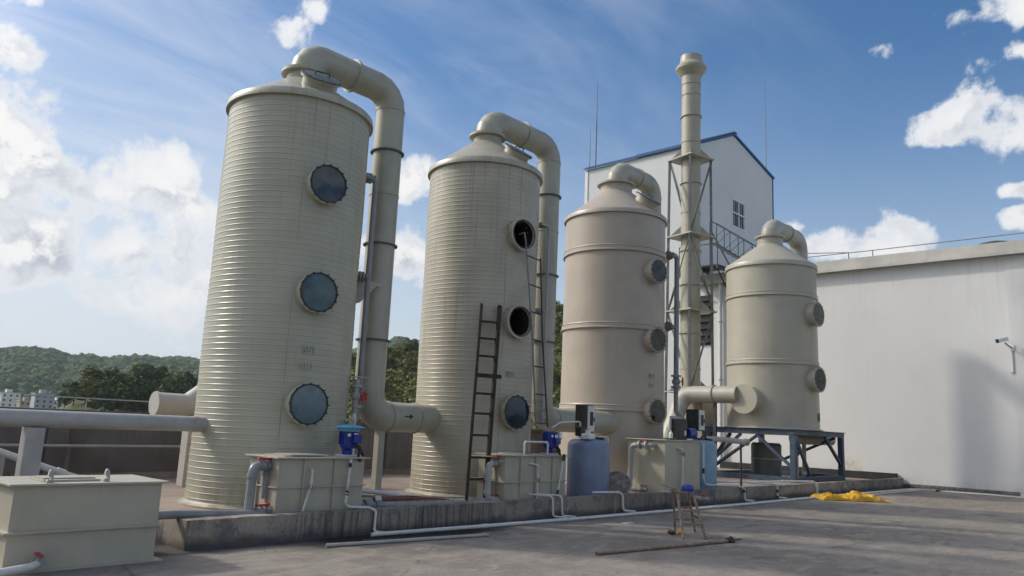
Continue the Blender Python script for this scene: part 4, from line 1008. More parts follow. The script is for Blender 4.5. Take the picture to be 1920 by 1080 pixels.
pvc(h1, 'upper_pipe', [(6.80, 9.335, 1.03), (6.77, 9.33, .60), (6.75, 9.32, .40), (6.83, 9.29, .372), (7.03, 9.14, .372), (7.10, 9.06, .33), (7.07, 9.03, .05), (7.2, 8.98, .035)], .018, pvc_w, .04, 10)
build('black_sleeve', MB().cyl((6.775, 9.33, .60), (6.768, 9.33, .53), .024, 10).cyl((6.796, 9.334, .98), (6.79, 9.333, .92), .024, 10), black_m, h1)
# pump on the first tank
def vpump(label, x, y, z, h, hat):
    t = thing('dosing_pump', label, 'pump', (x, y, z))
    build('mount_plate', MB().box(x-.13, x+.17, y-.12, y+.12, z+.002, z+.022), pvc_w, t)
    build('pump_body', MB().lathe([(.07, z+.024), (.085, z+.08), (.06, z+.09), (.10, z+.12), (.115, z+.14)], (x, y, 0), (0, 0, 1), 20, True), blue_m, t)
    mt = build('motor', MB().lathe([(.115, z+.141), (.12, z+.16), (.12, z+h-.02), (.10, z+h)], (x, y, 0), (0, 0, 1), 24, False, True), blue_m, t)
    fins = MB()
    for k in range(20):
        a = 2*pi*k/20; d = V((cos(a), sin(a), 0)); fins.obox(V((x, y, z+.14+(h-.14)/2))+d*.127, d, d.cross(V((0, 0, 1))), (0, 0, 1), .02, .007, h-.2)
    build('cooling_fin', fins, blue_m, mt, kind='stuff')
    build('terminal_box', MB().box(x-.02, x+.12, y-.19, y-.10, z+.2, z+.32), blue_m, t, bevel=.008)
    build('rating_plate', MB().box(x+.0, x+.07, y-.141, y-.130, z+h-.13, z+h-.06).box(x-.10, x-.06, y-.141, y-.12, z+h-.11, z+h-.07), white_m, t)
    if hat:
        build('rain_hat', MB().lathe([(.235, z+h+.015), (.23, z+h+.03), (.14, z+h+.055), (.05, z+h+.06), (.001, z+h+.06)], (x, y, 0), (0, 0, 1), 24), cyan_m, t)
        build('rain_hat_skirt', MB().lathe([(.16, z+h-.04), (.165, z+h+.02)], (x, y, 0), (0, 0, 1), 24), cyan_m, t)
    build('hose', MB().sweep(fillet([(x+.05, y-.10, z+.16), (x+.12, y-.16, z+.10), (x+.02, y-.25, z+.01), (x-.0, y-.33, z-.05)], .05), .022, 10).sweep(fillet([(x+.10, y-.06, z+.18), (x+.2, y-.02, z+.14), (x+.28, y-.02, z+.01)], .05), .022, 10), black_m, t)
    return t
vpump('blue pump under a cyan rain hat on the nearest tank lid', 6.97, 9.68, 1.058, .40, True)
pp_ = vpump('bare blue pump on the second tank lid', 11.84, 9.84, 1.095, .44, False)
build('white_tag', MB().box(11.98, 12.05, 9.70, 9.76, 1.38, 1.52), white_m, pp_)
# tank two plumbing
o2 = thing('overflow_pipe', 'grey overflow pipe with red valves behind the dark wooden ladder', 'pipe', (10.0, 9.6, FZ))
pvc(o2, 'riser', [(10.23, 9.68, .935), (10.05, 9.63, .935), (9.92, 9.60, .93), (9.91, 9.60, .33), (10.2, 9.62, .31)], .055, pvc_lg, .09, 16)
red_valve(o2, (10.10, 9.63, .935), (1, .2, 0), .04); red_valve(o2, (10.12, 9.62, .315), (1, .2, 0), .036)
pvc(o2, 'floor_pipe', [(9.91, 9.62, .32), (9.1, 9.6, .29), (7.6, 9.75, .30), (7.3, 9.9, .30)], .05, pvc_g, .1, 14, False)
s2 = thing('sampling_tube', 'thin white sampling tube with a red cock on the second tank front', 'tube', (11.0, 9.45, FZ))
pvc(s2, 'tube', [(10.86, 9.498, .945), (10.86, 9.44, .945), (11.05, 9.43, .92), (11.04, 9.43, .3)], .016, pvc_w, .03, 10)
red_valve(s2, (11.05, 9.43, .65), (0, 0, 1), .016, (.8, -.6, 0))
h2 = thing('bridge_pipe', 'white inverted-U pipe on the second tank lid', 'pipe', (11.1, 9.6, 1.1))
pvc(h2, 'u_pipe', [(10.86, 9.62, 1.096), (10.86, 9.62, 1.33), (11.50, 9.60, 1.33), (11.50, 9.60, 1.096)], .020, pvc_w, .04, 12)
h3 = thing('suction_tube', 'slanting white tube with black cuffs on the second tank front', 'tube', (11.75, 9.42, FZ))
pvc(h3, 'tube', [(11.80, 9.43, 1.09), (11.62, 9.42, .40)], .017, pvc_w, .03, 10, False)
build('cuff', MB().cyl((11.80, 9.43, 1.12), (11.775, 9.43, .99), .026, 10).cyl((11.63, 9.42, .46), (11.60, 9.42, .33), .024, 10), black_m, h3)
# tank three plumbing
o3 = thing('overflow_pipe', 'pale overflow pipe with flanged valves on the third tank side', 'pipe', (15.6, 10.3, FZ))
pvc(o3, 'riser', [(15.698, 9.86, 1.31), (15.56, 9.90, 1.31), (15.52, 10.40, 1.29), (15.52, 10.42, .42), (15.52, 10.42, .30), (15.6, 10.0, .30)], .05, pvc_lg, .08, 14)
for y in (9.98, 10.16): build('flange', MB().cyl((15.54, y, 1.31), (15.538, y+.035, 1.305), .10, 16), pvc_lg, o3)
red_valve(o3, (15.54, 10.07, 1.31), (0, 1, 0), .04); red_valve(o3, (15.54, 10.06, .31), (0, 1, 0), .036)
pvc(o3, 'branch_pipe', [(15.52, 10.42, .46), (15.3, 10.85, .46)], .045, pvc_lg, .05, 12, False)
s3 = thing('sampling_tube', 'cream sampling tube with a red cock on the third tank front', 'tube', (16.35, 9.54, FZ))
pvc(s3, 'tube', [(16.22, 9.598, 1.26), (16.22, 9.54, 1.26), (16.36, 9.53, 1.25), (16.35, 9.53, .3)], .022, pvc_w, .04, 10)
red_valve(s3, (16.36, 9.53, 1.13), (0, 0, 1), .02, (.9, -.4, 0))

# ------------------------------------------------------------------ spray risers
def spray(label, p, zt, branches, valve_z, r, c, R, mat, foot, wheel=True):
    x, y = p; t = thing('spray_riser', label, 'pipe', (x, y, FZ), 'spray risers beside the towers')
    cx, cy = c
    build('riser', MB().sweep(fillet([(x-.28, y-.02, zt), (x, y, zt), (x, y, valve_z+.2)], r*2.2), r, 14), mat, t)
    for z in branches:
        e = V((x, y, z)); d = V((cx-x, cy-y, 0)); L = d.length; d.normalize(); q = e+d*(L-R+.02) if L > R else e+V((-.3, -.05, 0))
        # branch runs to the nearest point of the shell
        build('branch', MB().cyl(e, q, r*.9, 12), mat, t)
        m = e.lerp(q, .55); dn = (q-e).normalized()
        build('flange', MB().cyl(m-dn*.05, m-dn*.02, r*2.0, 16).cyl(m+dn*.005, m+dn*.035, r*2.0, 16).cyl(m-dn*.12, m-dn*.08, r*1.5, 14), steel_g, t)
    vz = valve_z
    build('valve_body', MB().cyl((x, y, vz-.2), (x, y, vz+.2), r*1.15, 14).cyl((x, y, vz+.13), (x, y, vz+.17), r*2.1, 16).cyl((x, y, vz-.17), (x, y, vz-.13), r*2.1, 16).sphere((x, y, vz), r*1.7, 14), mat, t)
    hw_ = V((.6, -.8, 0)); hw_.normalize()
    hc_ = V((x, y, vz))+hw_*r*2.6
    build('handwheel', MB().lathe([(r*1.7, -.012), (r*1.95, 0), (r*1.7, .012), (r*1.45, 0), (r*1.7, -.012)], hc_, hw_, 20).beam(hc_-V((0, 0, r*1.6)), hc_+V((0, 0, r*1.6)), .015, .012).cyl(hc_, V((x, y, vz)), .014, 8).cyl(hc_-hw_*.01, hc_+hw_*.02, r*.6, 10), red_m, t)
    build('lower_pipe', MB().sweep(fillet([(x, y, vz-.2)]+foot, .08), r*.9, 12), mat, t)
    return t
sp1 = spray('grey spray riser with twin red handwheels beside the nearest tower', (8.03, 10.95), 5.86, (5.86, 4.06), 1.98, .048, T1c, R1, pvc_g, [(8.03, 10.95, 1.62), (7.45, 10.35, 1.5), (7.25, 10.2, 1.2), (7.22, 10.05, 1.06)])
vz = 1.98; x, y = 7.80, 10.72
build('second_valve', MB().cyl((x, y, vz-.3), (x, y, vz+.28), .05, 14).cyl((x, y, vz+.15), (x, y, vz+.19), .10, 16).cyl((x, y, vz-.19), (x, y, vz-.15), .10, 16).sphere((x, y, vz), .08, 14), pvc_lg, sp1)
hwn = V((.6, -.8, 0)).normalized(); hcn = V((x, y, vz))+hwn*.13
build('handwheel', MB().lathe([(.085, -.012), (.1, 0), (.085, .012), (.07, 0), (.085, -.012)], hcn, hwn, 20).beam(hcn-V((0, 0, .08)), hcn+V((0, 0, .08)), .015, .012).cyl(hcn, V((x, y, vz)), .014, 8), red_m, sp1)
build('shelf_angle', MB().box(7.35, 8.0, 10.66, 10.78, 2.29, 2.305), pp1, sp1)
build('lower_hose', MB().sweep(fillet([(x, y, vz-.3), (7.62, 10.5, 1.4), (7.55, 10.35, .9), (7.5, 10.2, .35)], .1), .045, 12), pvc_w, sp1)
spray('thin spray riser on the right of the second tower', (12.62, 10.72), 5.98, (5.98, 4.07), 1.98, .034, T2c, R2, pvc_lg, [(12.62, 10.72, 1.7), (12.35, 10.2, 1.4), (12.1, 10.05, 1.1)])
spray('grey spray riser with a red handwheel right of the third tower', (18.6, 11.05), 6.5, (6.5, 4.5), 3.0, .068, T3c, R3, pvc_g, [(18.6, 11.05, 2.2), (18.3, 10.6, 1.9), (17.9, 10.35, 1.5)])

# ------------------------------------------------------------------ barrels and kit
def barrel(label, x, y, r, z1, m):
    t = thing('dosing_barrel', label, 'barrel', (x, y, FZ), 'plastic dosing barrels')
    build('barrel_body', MB().lathe([(r*.97, FZ+.003), (r, FZ+.05), (r*.995, .7), (r, z1-.07), (r*.96, z1-.01), (r*.80, z1+.05), (r*.3, z1+.075), (.001, z1+.08)], (x, y, 0), (0, 0, 1), 44, True), m, t, sharp=35)
    build('fill_lid', MB().lathe([(.13, 0), (.135, .04), (.11, .055), (.001, .06)], (x+.16, y-.12, z1+.055), (0, 0, 1), 24, True), black_m, t)
    return t
bar1 = barrel('big violet-blue plastic barrel with a black lid before the third tower', 13.35, 10.02, .445, 1.34, barrel_m)
build('carry_bag', MB().obox((13.1, 9.85, 1.46), (1, .2, 0), (-.2, 1, 0), (0, 0, 1), .3, .2, .12), white_m, bar1, bevel=.03)
bar2 = barrel('pale blue plastic barrel at the right end of the third tank', 18.05, 10.02, .42, 1.40, barrel2_m)
lidd = thing('round_lid', 'weathered round wooden lid leaning on the violet-blue barrel', 'lid', (13.95, 9.62, FZ))
n = V((-.62, -.62, .42)).normalized(); c = V((13.93, 9.66, .50))
lidb = build('disc', MB().lathe([(.275, 0), (.285, .012), (.275, .025), (.001, .03)], c, n, 40, True), pmat('weathered_board', (.20, .165, .135), .8, .4, 9, .2, streak=.7, streak_c=(.32, .29, .26)), lidd)
build('rim', MB().ring(c-n*.004, n, .272, .292, .036, 40), pvc_lg, lidd)
def ctrl(label, x, y, z, w, d, h, fx):
    t = thing('control_box', label, 'control box', (x, y, z), 'grey control boxes')
    build('enclosure', MB().box(x, x+w, y, y+d, z, z+h), dgrey_m, t, bevel=.01)
    build('door', MB().box(x+.02, x+w-.02, y-.03, y-.002, z+.02, z+h-.02), pvc_w, t, bevel=.006)
    build('window', MB().box(x+w*.3, x+w*.7, y-.038, y-.031, z+h*.25, z+h*.75), black_m, t)
    build('handle', MB().box(x+w*.78, x+w*.84, y-.05, y-.031, z+h*.4, z+h*.55), black_m, t)
    build('post', MB().box(x+w*.4, x+w*.6, y+d*.4, y+d*.6, FZ+.002, z-.002), steel_d, t)
ctrl('grey control box with a white door above the violet-blue barrel', 13.78, 10.42, 1.54, .28, .32, .60, 0)
ctrl('grey control box with a white door above the pale blue barrel', 18.55, 10.35, 1.70, .32, .36, .56, 0)
bp = thing('metering_pump', 'black square metering pump with a blue motor on the third tank lid', 'pump', (17.0, 9.95, 1.45))
build('black_case', MB().box(16.74, 17.14, 9.86, 10.05, 1.456, 1.96), black_m, bp, bevel=.012)
build('back_frame', MB().box(16.68, 17.20, 10.06, 10.09, 1.456, 2.02), pvc_lg, bp)
build('motor', MB().cyl((17.18, 9.9, 1.62), (17.5, 9.9, 1.62), .13, 20), blue_m, bp)
build('label', MB().box(17.0, 17.08, 9.853, 9.859, 1.56, 1.68), white_m, bp)
build('hose', MB().sweep(fillet([(17.5, 9.9, 1.55), (17.7, 9.82, 1.48), (17.9, 9.8, 1.62), (18.05, 9.85, 1.5)], .06), .025, 10), black_m, bp)
gb = thing('reagent_bottle', 'white bottle in a green tray on the third tank lid', 'bottle', (16.3, 9.9, 1.45))
build('tray', MB().lathe([(.14, 0), (.17, .03), (.16, .035), (.13, .01), (.001, .01)], (16.32, 9.85, 1.455), (0, 0, 1), 20, True), green_m, gb)
build('bottle', MB().lathe([(.05, 0), (.052, .13), (.02, .17), (.02, .2), (.001, .2)], (16.36, 9.85, 1.467), (0, 0, 1), 16, True), white_m, gb)
build('stand', MB().sweep([(16.22, 9.88, 1.465), (16.22, 9.88, 1.72), (16.30, 9.88, 1.72), (16.30, 9.88, 1.465)], .012, 8), pvc_w, gb)
gy = thing('supply_pipe', 'grey insulated pipe lying level in front of the raised tower frame', 'pipe', (19.9, 10.3, 1.4))
build('pipe', MB().sweep([(18.6, 10.25, 1.50), (19.6, 10.22, 1.50), (20.9, 10.15, 1.45)], .075, 14), pvc_lg, gy)
build('end_collar', MB().cyl((20.86, 10.15, 1.452), (20.95, 10.15, 1.448), .10, 16), pvc_g, gy)
build('post', MB().cyl((19.3, 10.24, FZ), (19.3, 10.24, 1.43), .03, 10), steel_d, gy)
build('post', MB().cyl((20.6, 10.16, FZ), (20.6, 10.16, 1.39), .03, 10), steel_d, gy)
blk = thing('black_hand_pump', 'small black pump head with a yellow tip on the violet-blue barrel', 'pump', (13.2, 10.1, 1.42))
build('head', MB().box(13.04, 13.2, 10.0, 10.16, 1.46, 1.66), black_m, blk, bevel=.02)
build('tip', MB().cyl((13.22, 10.06, 1.58), (13.28, 10.06, 1.58), .03, 10), yellow_m, blk)
build('case', MB().box(13.24, 13.5, 10.08, 10.24, 1.42, 1.58), white_m, blk, bevel=.01)
build('tube', MB().sweep(fillet([(13.12, 10.08, 1.66), (13.12, 10.08, 1.76), (12.6, 10.2, 1.72), (12.2, 10.1, 1.6)], .06), .018, 10), pvc_w, blk)
bt = thing('barrel_outlet', 'thin white outlet pipe with a brown cock beside the violet-blue barrel', 'pipe', (13.9, 9.9, FZ))
pvc(bt, 'pipe', [(13.55, 10.0, 1.425), (13.72, 9.98, 1.46), (13.88, 9.9, 1.46), (13.88, 9.9, .3)], .014, pvc_w, .03, 8)
red_valve(bt, (13.88, 9.9, 1.18), (0, 0, 1), .016, (.8, -.6, 0))

# ------------------------------------------------------------------ ladders
wl = thing('wooden_ladder', 'dark wooden ladder leaning on the second tower from the kerb', 'ladder', (9.6, 9.6, FZ))
A0, A1, B0, B1 = V((9.39, 9.58, FZ+.003)), V((10.40, 10.47, 3.90)), V((9.86, 9.60, FZ+.003)), V((10.70, 10.27, 3.90))
build('rail', MB().beam(A0, A1, .05, .085), wood_d, wl, bevel=.006); build('rail', MB().beam(B0, B1, .05, .085), wood_d, wl, bevel=.006)
for y_ in (909, 871, 831, 791, 753, 679, 643, 608):
    t = 1-(y_-571)/(955-571.); t = max(.03, min(.95, t)); 
    build('rung', MB().beam(A0.lerp(A1, t), B0.lerp(B1, t), .04, .04), wood_d, wl)
t = 1-(718-571)/(955-571.); a, b = A0.lerp(A1, t), B0.lerp(B1, t); d = (b-a).normalized(); o_ = V((.35, -.35, .0)).normalized()*.055
build('cross_plank', MB().beam(a-d*.08+o_, b+d*.08+o_, .03, .075), wood_d, wl)
ml = thing('metal_ladder', 'thin rusty metal ladder hooked into the top open porthole', 'ladder', (11.4, 10.15, 1.6))
La, Lb = [V((11.06, 10.02, 5.36)), V((11.07, 9.99, 5.2)), V((11.32, 9.95, 3.4)), V((11.52, 9.93, 1.62))], [V((11.66, 10.1, 5.0)), V((11.75, 10.05, 3.4)), V((11.93, 9.98, 1.62))]
build('rail', MB().sweep(La, .017, 8), steel_g, ml); build('rail', MB().sweep(Lb, .017, 8), steel_d, ml)
def along(P, z):
    for p, q in zip(P, P[1:]):
        if q.z <= z <= p.z: return p.lerp(q, (p.z-z)/(p.z-q.z))
    return P[-1]
for z in (4.95, 4.38, 3.84, 3.3, 2.78, 2.24, 1.68): build('rung', MB().cyl(along(La, z), along(Lb, z), .016, 8), steel_d, ml)
build('hook', MB().sweep(fillet([La[0], La[0]+V((0, .0, .05)), La[0]+V((0, .16, .03))], .03), .016, 8), steel_g, ml)

# ------------------------------------------------------------------ pipes at the left
lp = thing('long_grey_pipe', 'long grey horizontal pipe entering the nearest tower from the left', 'pipe', (3, 11.35, 0))
build('pipe', MB().cyl((-6, 11.35, 1.425), (5.55, 11.35, 1.425), .112, 24), pvc_lg, lp)
build('collar', MB().cyl((5.36, 11.35, 1.425), (5.44, 11.35, 1.425), .120, 24), pvc_lg, lp)
for x in (4.55, 4.72, 4.86): build('tape_band', MB().ring((x, 11.35, 1.425), (1, 0, 0), .110, .1145, .025, 24), pvc_lg, lp)
build('post', MB().box(3.17, 3.39, 11.25, 11.45, .003, 1.312), pvc_lg, lp, bevel=.006)
bd = thing('beige_duct', 'short beige duct with a sloping branch behind the nearest tower', 'duct', (6.6, 14.4, FZ))
build('pipe', MB().cyl((6.08, 14.4, 1.72), (9.5, 14.4, 1.72), .205, 28), beige_m, bd)
build('end_cap', MB().lathe([(.22, 0), (.225, .04), (.205, .05)], (6.04, 14.4, 1.72), (1, 0, 0), 28, True), beige_m, bd)
build('cap_nipple', MB().cyl((6.85, 14.4, 1.92), (6.85, 14.4, 1.97), .06, 14), beige_m, bd)
build('sloping_branch', MB().cyl((6.62, 14.4, 1.70), (8.2, 14.4, 2.95), .19, 24), beige_m, bd)
build('post', MB().box(6.68, 6.95, 14.27, 14.53, FZ, 1.52), beige_m, bd, bevel=.01)
scrib = MB()
for k in range(3): scrib.beam((6.72+.02*k, 14.266, 1.0-.05*k), (6.90, 14.266, 1.08-.055*k), .004, .012)
build('pen_mark', scrib, black_m, bd)
tr = thing('low_rail', 'thin pale pipe rail in front of the dark parapet at left', 'railing', (5.5, 16.3, 0))
build('rail', MB().cyl((-2, 16.3, .84), (8.2, 16.3, .87), .03, 12), pvc_lg, tr)
for x in (5.35, 2.5): build('post', MB().cyl((x, 16.3, .003), (x, 16.3, .84), .045, 12), par_m, tr)
ip = thing('slanting_pipe', 'white pipe slanting down to the floor behind the near corner tank', 'pipe', (3.4, 12.5, 0))
build('pipe', MB().sweep([(2.2, 12.5, 1.32), (3.242, 12.5, .94), (4.238, 12.5, .58), (5.1, 12.5, .27)], .05, 14), pvc_w, ip)
build('coupling', MB().cyl((3.98, 12.5, .673), (4.09, 12.5, .633), .062, 14), pvc_w, ip)
build('post', MB().box(3.17, 3.30, 12.44, 12.56, .003, .885), pvc_lg, ip)

# ------------------------------------------------------------------ pipes and things on the ground
gp_ = thing('ground_pipe', 'long white pipe on the roof floor along the foot of the kerb', 'pipe', (14, 8.7, 0))
build('pipe', MB().sweep([(6.95, 8.93, .032), (9.2, 8.80, .032), (11.6, 8.715, .032), (16.4, 8.61, .032), (22.4, 8.62, .032), (27, 8.55, .032), (30.9, 8.42, .032)], .030, 10), pvc_w, gp_)
build('couplings', MB().cyl((9.0, 8.812, .032), (9.15, 8.803, .032), .036, 10).cyl((13.8, 8.667, .032), (13.95, 8.664, .032), .036, 10).cyl((19.3, 8.615, .032), (19.45, 8.615, .032), .036, 10), pvc_w, gp_)
g2 = thing('ground_pipe', 'second thinner pipe beside the long white one near the hall corner', 'pipe', (26, 8.4, 0))
build('pipe', MB().sweep([(15.0, 8.83, .022), (18, 8.76, .022), (22, 8.80, .022), (26.5, 8.78, .022), (31.0, 8.65, .022)], .020, 8), pvc_lg, g2)
g3 = thing('ground_pipe', 'pair of pale pipes running along the foot of the hall wall', 'pipe', (30.8, 5, 0))
build('pipe', MB().sweep(fillet([(24.5, 8.30, .025), (30.6, 8.22, .025), (30.75, 7.9, .025), (30.7, 5, .025), (30.5, -3, .025)], .2), .024, 8), pvc_w, g3)
build('pipe', MB().sweep(fillet([(30.9, 8.42, .03), (31.15, 8.1, .03), (31.1, 5, .03), (31.0, -3, .03)], .2), .028, 8), pvc_lg, g3)
build('bracket', MB().box(30.55, 31.3, 7.72, 7.80, .003, .075), steel_d, g3)
def drop(label, x, y_in, m=pvc_w, r=.017, zt=.40, w=.25, sl=.0):
    t = thing('drip_pipe', label, 'pipe', (x, 9.1, 0), 'white drip pipes over the kerb')
    pvc(t, 'pipe', [(x-w, y_in, zt), (x, 9.09, zt), (x+.02+sl, 9.055, zt-.05), (x+.03+sl, 9.04, .05), (x+.25+sl, 8.90, .035)], r, m, .05, 10)
    return t
drop('white drip pipe over the kerb at the wooden ladder side of the second tank', 11.02, 9.5, w=.12)
drop('white drip pipe over the kerb just right of the one by the second tank corner', 11.28, 9.48, w=.22)
drop('white drip pipe over the kerb in front of the violet-blue barrel', 13.15, 9.3, w=.6, sl=.06, r=.022)
dp3 = drop('pale pipe with black bands over the kerb below the pale blue barrel', 18.2, 9.55, w=.55, sl=.3, r=.024)
build('black_band', MB().cyl((18.50, 9.05, .30), (18.51, 9.048, .24), .031, 10), black_m, dp3)
pvc(dp3, 'upper_pipe', [(17.36, 9.54, 1.42), (17.36, 9.54, .55), (17.5, 9.56, .42), (17.65, 9.55, .40)], .024, pvc_w, .08, 10)
build('black_band', MB().cyl((17.36, 9.54, .80), (17.36, 9.54, .68), .031, 10), black_m, dp3)
dp4 = drop('white banded pipe over the kerb before the raised tower', 20.3, 9.5, w=.6, sl=.12, r=.024)
build('black_band', MB().cyl((20.44, 9.05, .25), (20.45, 9.048, .18), .031, 10).cyl((20.45, 9.045, .12), (20.46, 9.04, .06), .031, 10), black_m, dp4)
dp5 = drop('white pipe crossing from the frame and over the kerb left of the yellow tarp', 23.0, 9.6, w=1.0, sl=.1, r=.028)
pvc(dp5, 'floor_pipe', [(22.0, 9.62, .39), (21.0, 10.0, .36), (19.2, 10.9, .34), (18.9, 11.6, .32)], .028, pvc_w, .1, 10, False)
kn = thing('kerb_outlet', 'grey outlet valve with red lever poking through the kerb behind the step stool', 'valve', (16.3, 9.08, .2))
build('stub', MB().cyl((16.0, 9.14, .23), (15.95, 8.98, .21), .05, 14).sweep(fillet([(15.95, 8.98, .21), (15.97, 8.93, .2), (16.4, 8.92, .17)], .04), .05, 14), pvc_g, kn)
red_valve(kn, (16.2, 8.92, .19), (1, 0, -.1), .035, (0, -.5, .85))
lpz = thing('loose_pipe', 'grey loose pipe lying alone on the roof in front of the kerb', 'pipe', (7.2, 8.3, 0))
build('tube', MB().lathe([(.017, 0), (.024, 0), (.024, 2.57), (.017, 2.57), (.017, 0)], (5.913, 8.492, .025), V((2.541, -.359, 0)), 14), pvc_lg, lpz)
plk = thing('loose_plank', 'thin dark plank lying beside the loose grey pipe before the kerb', 'plank', (7.6, 8.45, 0))
build('plank', MB().beam((6.55, 8.60, .013), (8.52, 8.31, .013), .15, .022), wood_d, plk)
pole = thing('loose_pole', 'long grey-brown pole with a black fitting lying on the open roof', 'pole', (10, 6, 0))
pa, pb = V((8.493, 6.207, .025)), V((11.35, 5.786, .025))
build('tube', MB().lathe([(.017, 0), (.024, 0), (.024, (pb-pa).length), (.017, (pb-pa).length), (.017, 0)], pa, pb-pa, 14), wood_l, pole)
dd = (pb-pa).normalized()
build('black_fitting', MB().cyl(pb-dd*.06, pb+dd*.06, .05, 12).sphere(pb+dd*.02+V((0, 0, .03)), .04), black_m, pole)
build('tip', MB().cyl(pb+dd*.05, pb+dd*.28+V((0, 0, .012)), .012, 8), steel_d, pole)
fl = thing('flat_strip', 'short white flake of board lying near the middle of the kerb', 'scrap', (11.9, 8.1, 0))
build('strip', MB().box(11.75, 12.0, 7.95, 8.06, .002, .014), pvc_w, fl)
# scraps on the roof floor
deb = MB(); rnd = random.Random(5)
for k in range(120):
    xx = rnd.uniform(4, 28); yy = rnd.choice([rnd.gauss(8.7, .25), rnd.uniform(2.5, 8.8)]); s_ = rnd.uniform(.004, .012)
    if yy > 9.05: continue
    a = rnd.uniform(0, 3.1); deb.obox((xx, yy, s_*.4), (cos(a), sin(a), 0), (-sin(a), cos(a), .2), (0, 0, 1), s_*rnd.uniform(1, 2.6), s_, s_*.7)
build('grit', deb, deck_m, kind='stuff')
# hoses bundled on the platform between tank one and the second tower
for k, (mm, lab) in enumerate(((straw_m, 'lowest tan hose of the bundle lying beside the second tower foot'), (straw_m, 'upper tan hose of the bundle beside the second tower foot'), (rust_m, 'red-brown hose lying across the bundle behind the first tank'), (rust_m, 'short red-brown hose end nearest the support leg'), (pvc_w, 'long white hose curving round the foot of the second tower'))):
    if k < 2: path = [(7.6+.1*k, 9.95+.1*k, FZ+.035+.04*k), (8.6, 9.75+.13*k, FZ+.035+.045*k), (9.5, 9.72+.06*k, FZ+.03+.035*k), (10.2, 9.95, FZ+.03+.035*k)]
    elif k == 2: path = [(7.9, 10.15, FZ+.11), (8.5, 10.0, FZ+.13), (9.3, 9.92, FZ+.05)]
    elif k == 3: path = [(8.2, 10.35, FZ+.05), (8.7, 10.2, FZ+.05), (9.2, 10.15, FZ+.05)]
    else: path = [(7.3, 10.75, FZ+.28), (8.2, 10.5, FZ+.2), (9.2, 10.12, FZ+.05), (10.1, 9.88, FZ+.04), (10.6, 9.40, FZ+.04)]
    t = thing('hose', lab, 'hose', V(path[0])*1.0)
    build('tube', MB().sweep(fillet(path, .6, 6), (.035, .03, .055, .05, .038)[k], 12), mm, t)
    if k == 2: build('cuff', MB().cyl(path[0], V(path[0])+V((.1, -.025, .003)), .065, 12), pvc_w, t)
for lab, P0, P1, rr_, mm in (('longest bamboo pole of the bundle, farthest back by the second tower foot', (8.0, 10.95, FZ+.10), (9.95, 10.12, FZ+.07), .026, straw_m), ('pale bamboo pole of the bundle in front of the longest one', (8.05, 10.72, FZ+.07), (10.0, 9.98, FZ+.06), .024, pvc_w), ('dark bamboo pole of the bundle nearest the support leg', (8.3, 10.50, FZ+.05), (9.9, 9.86, FZ+.05), .028, rust_m)):
    t = thing('pole', lab, 'pole', P0, 'poles lying behind the kerb')
    build('shaft', MB().cyl(P0, P1, rr_, 10, r1=rr_*.8), mm, t)
    d_ = (V(P1)-V(P0)).normalized()
    for q in (.25, .5, .75):
        c_ = V(P0).lerp(V(P1), q); build('node_ring', MB().cyl(c_-d_*.012, c_+d_*.012, rr_*1.12, 10), mm, t)
gf = thing('floor_valve', 'grey flanged floor valve between the first tank and the hose bundle', 'valve', (7.5, 9.75, FZ))
build('body', MB().cyl((7.1, 9.8, .32), (7.75, 9.72, .32), .055, 14).cyl((7.42, 9.76, .32), (7.5, 9.75, .32), .085, 16).cyl((7.6, 9.74, .32), (7.7, 9.73, .32), .08, 16), pvc_g, gf)

# step stool
ss = thing('step_stool', 'small pale wooden step stool standing on the open roof', 'stool', (11.4, 6.55, 0))
F0, F1, G0, G1 = V((10.96, 6.36, .0)), V((11.27, 6.15, .0)), V((11.70, 6.95, .0)), V((11.95, 6.72, .0))
TF0, TF1, TB0, TB1 = V((11.20, 6.62, .66)), V((11.42, 6.46, .66)), V((11.34, 6.78, .66)), V((11.55, 6.62, .66))
for p, q in ((F0, TF0), (F1, TF1), (G0, TB0), (G1, TB1)): build('leg', MB().beam(p+V((0, 0, .01)), q, .032, .04), wood_l, ss, bevel=.004)
build('top_board', MB().obox((TF0+TF1+TB0+TB1)/4+V((0, 0, .02)), TF1-TF0, TB0-TF0, (0, 0, 1), .34, .26, .03), wood_l, ss, bevel=.005)
for t in (.32, .62): build('rung', MB().beam(F0.lerp(TF0, t), F1.lerp(TF1, t), .03, .035), wood_l, ss); build('rung', MB().beam(G0.lerp(TB0, t), G1.lerp(TB1, t), .03, .035), wood_l, ss)
build('stay', MB().beam(F1.lerp(TF1, .45), G1.lerp(TB1, .45), .012, .02), steel_d, ss)
cap_ = thing('blue_cap', 'bright blue cap lying on top of the step stool', 'cap', (11.45, 6.58, .70))
capc = V((11.43, 6.56, .697))
m = MB().lathe([(.10, 0), (.105, .03), (.095, .075), (.06, .10), (.001, .108)], capc, (0, 0, 1), 20, True)
build('crown', m, blue_m, cap_)
build('brim', MB().lathe([(.10, .0), (.125, .004), (.125, .010), (.10, .014)], capc, (.1, -.1, 1), 20), blue_m, cap_)
brd = thing('scrap_board', 'thin cream board resting across the back of the step stool top', 'board', (11.25, 6.8, .70))
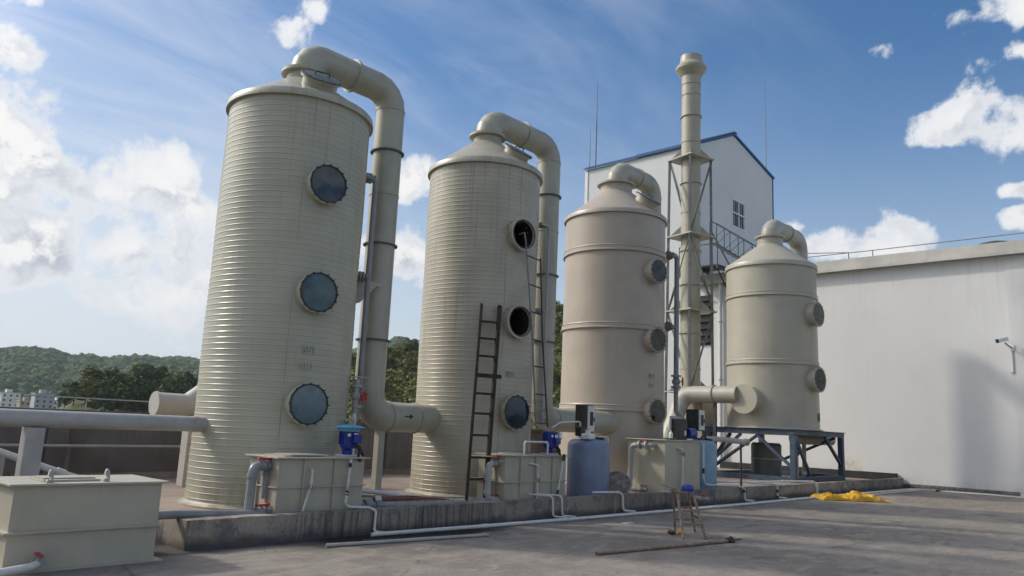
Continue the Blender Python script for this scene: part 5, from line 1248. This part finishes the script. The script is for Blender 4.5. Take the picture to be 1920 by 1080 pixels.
build('board', MB().obox((11.24, 6.80, .74), (.8, -.5, -.25), (.5, .8, 0), (.2, 0, 1), .26, .09, .012), straw_m, brd)
rag = thing('red_rag', 'small crumpled red-brown and yellow rag under the step stool', 'rag', (11.3, 6.75, 0))
rm = MB().sphere((11.32, 6.78, .04), .055, 12, (1.5, 1, .6)); rm.v = [tuple(V(p)+NZ.noise_vector(V(p)*14)*.028) for p in rm.v]; rm.v = [(a, b, max(.004, c)) for a, b, c in rm.v]
build('cloth', rm, rust_m, rag)
rm = MB().sphere((11.45, 6.70, .04), .05, 10, (1.4, 1, .7)); rm.v = [tuple(V(p)+NZ.noise_vector(V(p)*17)*.02) for p in rm.v]; rm.v = [(a, b, max(.004, c)) for a, b, c in rm.v]
build('yellow_patch', rm, yellow_m, rag)

# yellow tarp
tp = MB(); nx, ny = 70, 46
O = V((21.95, 8.78, 0)); ex = V((.80, -.62, 0)); ey = V((-.55, -.80, 0))
for j in range(ny+1):
    for i in range(nx+1):
        u, v = i/nx, j/ny
        wv = .9+.5*NZ.noise(V((u*2.6, 1, 3)))
        p = O + ex*(u*2.0+.10*NZ.noise(V((v*4, 2, 1)))) + ey*((v-.12)*.78*wv + .12*NZ.noise(V((u*5, v*3, 7))))
        e = min(1, 5*min(u, 1-u, v, 1-v)); 
        r1 = 1-abs(NZ.noise(V((p.x*1.7, p.y*2.3, .3)))*2); r2 = 1-abs(NZ.noise(V((p.x*6.5, p.y*5.2, 2.3)))*2)
        hump = .15*math.exp(-((u-.12)/.2)**2)+.19*math.exp(-((u-.66)/.26)**2)
        z = .012 + min(1,e*1.2)**.5*max(0, hump*(.25+.75*r1)+.06*r2*r2+.012*NZ.noise(p*15))
        tp.v.append((p.x, p.y, max(.006, z)))
for j in range(ny):
    for i in range(nx): k = j*(nx+1)+i; tp.f.append((k, k+1, k+nx+2, k+nx+1))
to = build('tarpaulin', tp, yellow_m, label='crumpled yellow-orange tarpaulin lying on the roof before the kerb', cat='tarpaulin', loc=(22.3, 8.2, 0), sharp=40)
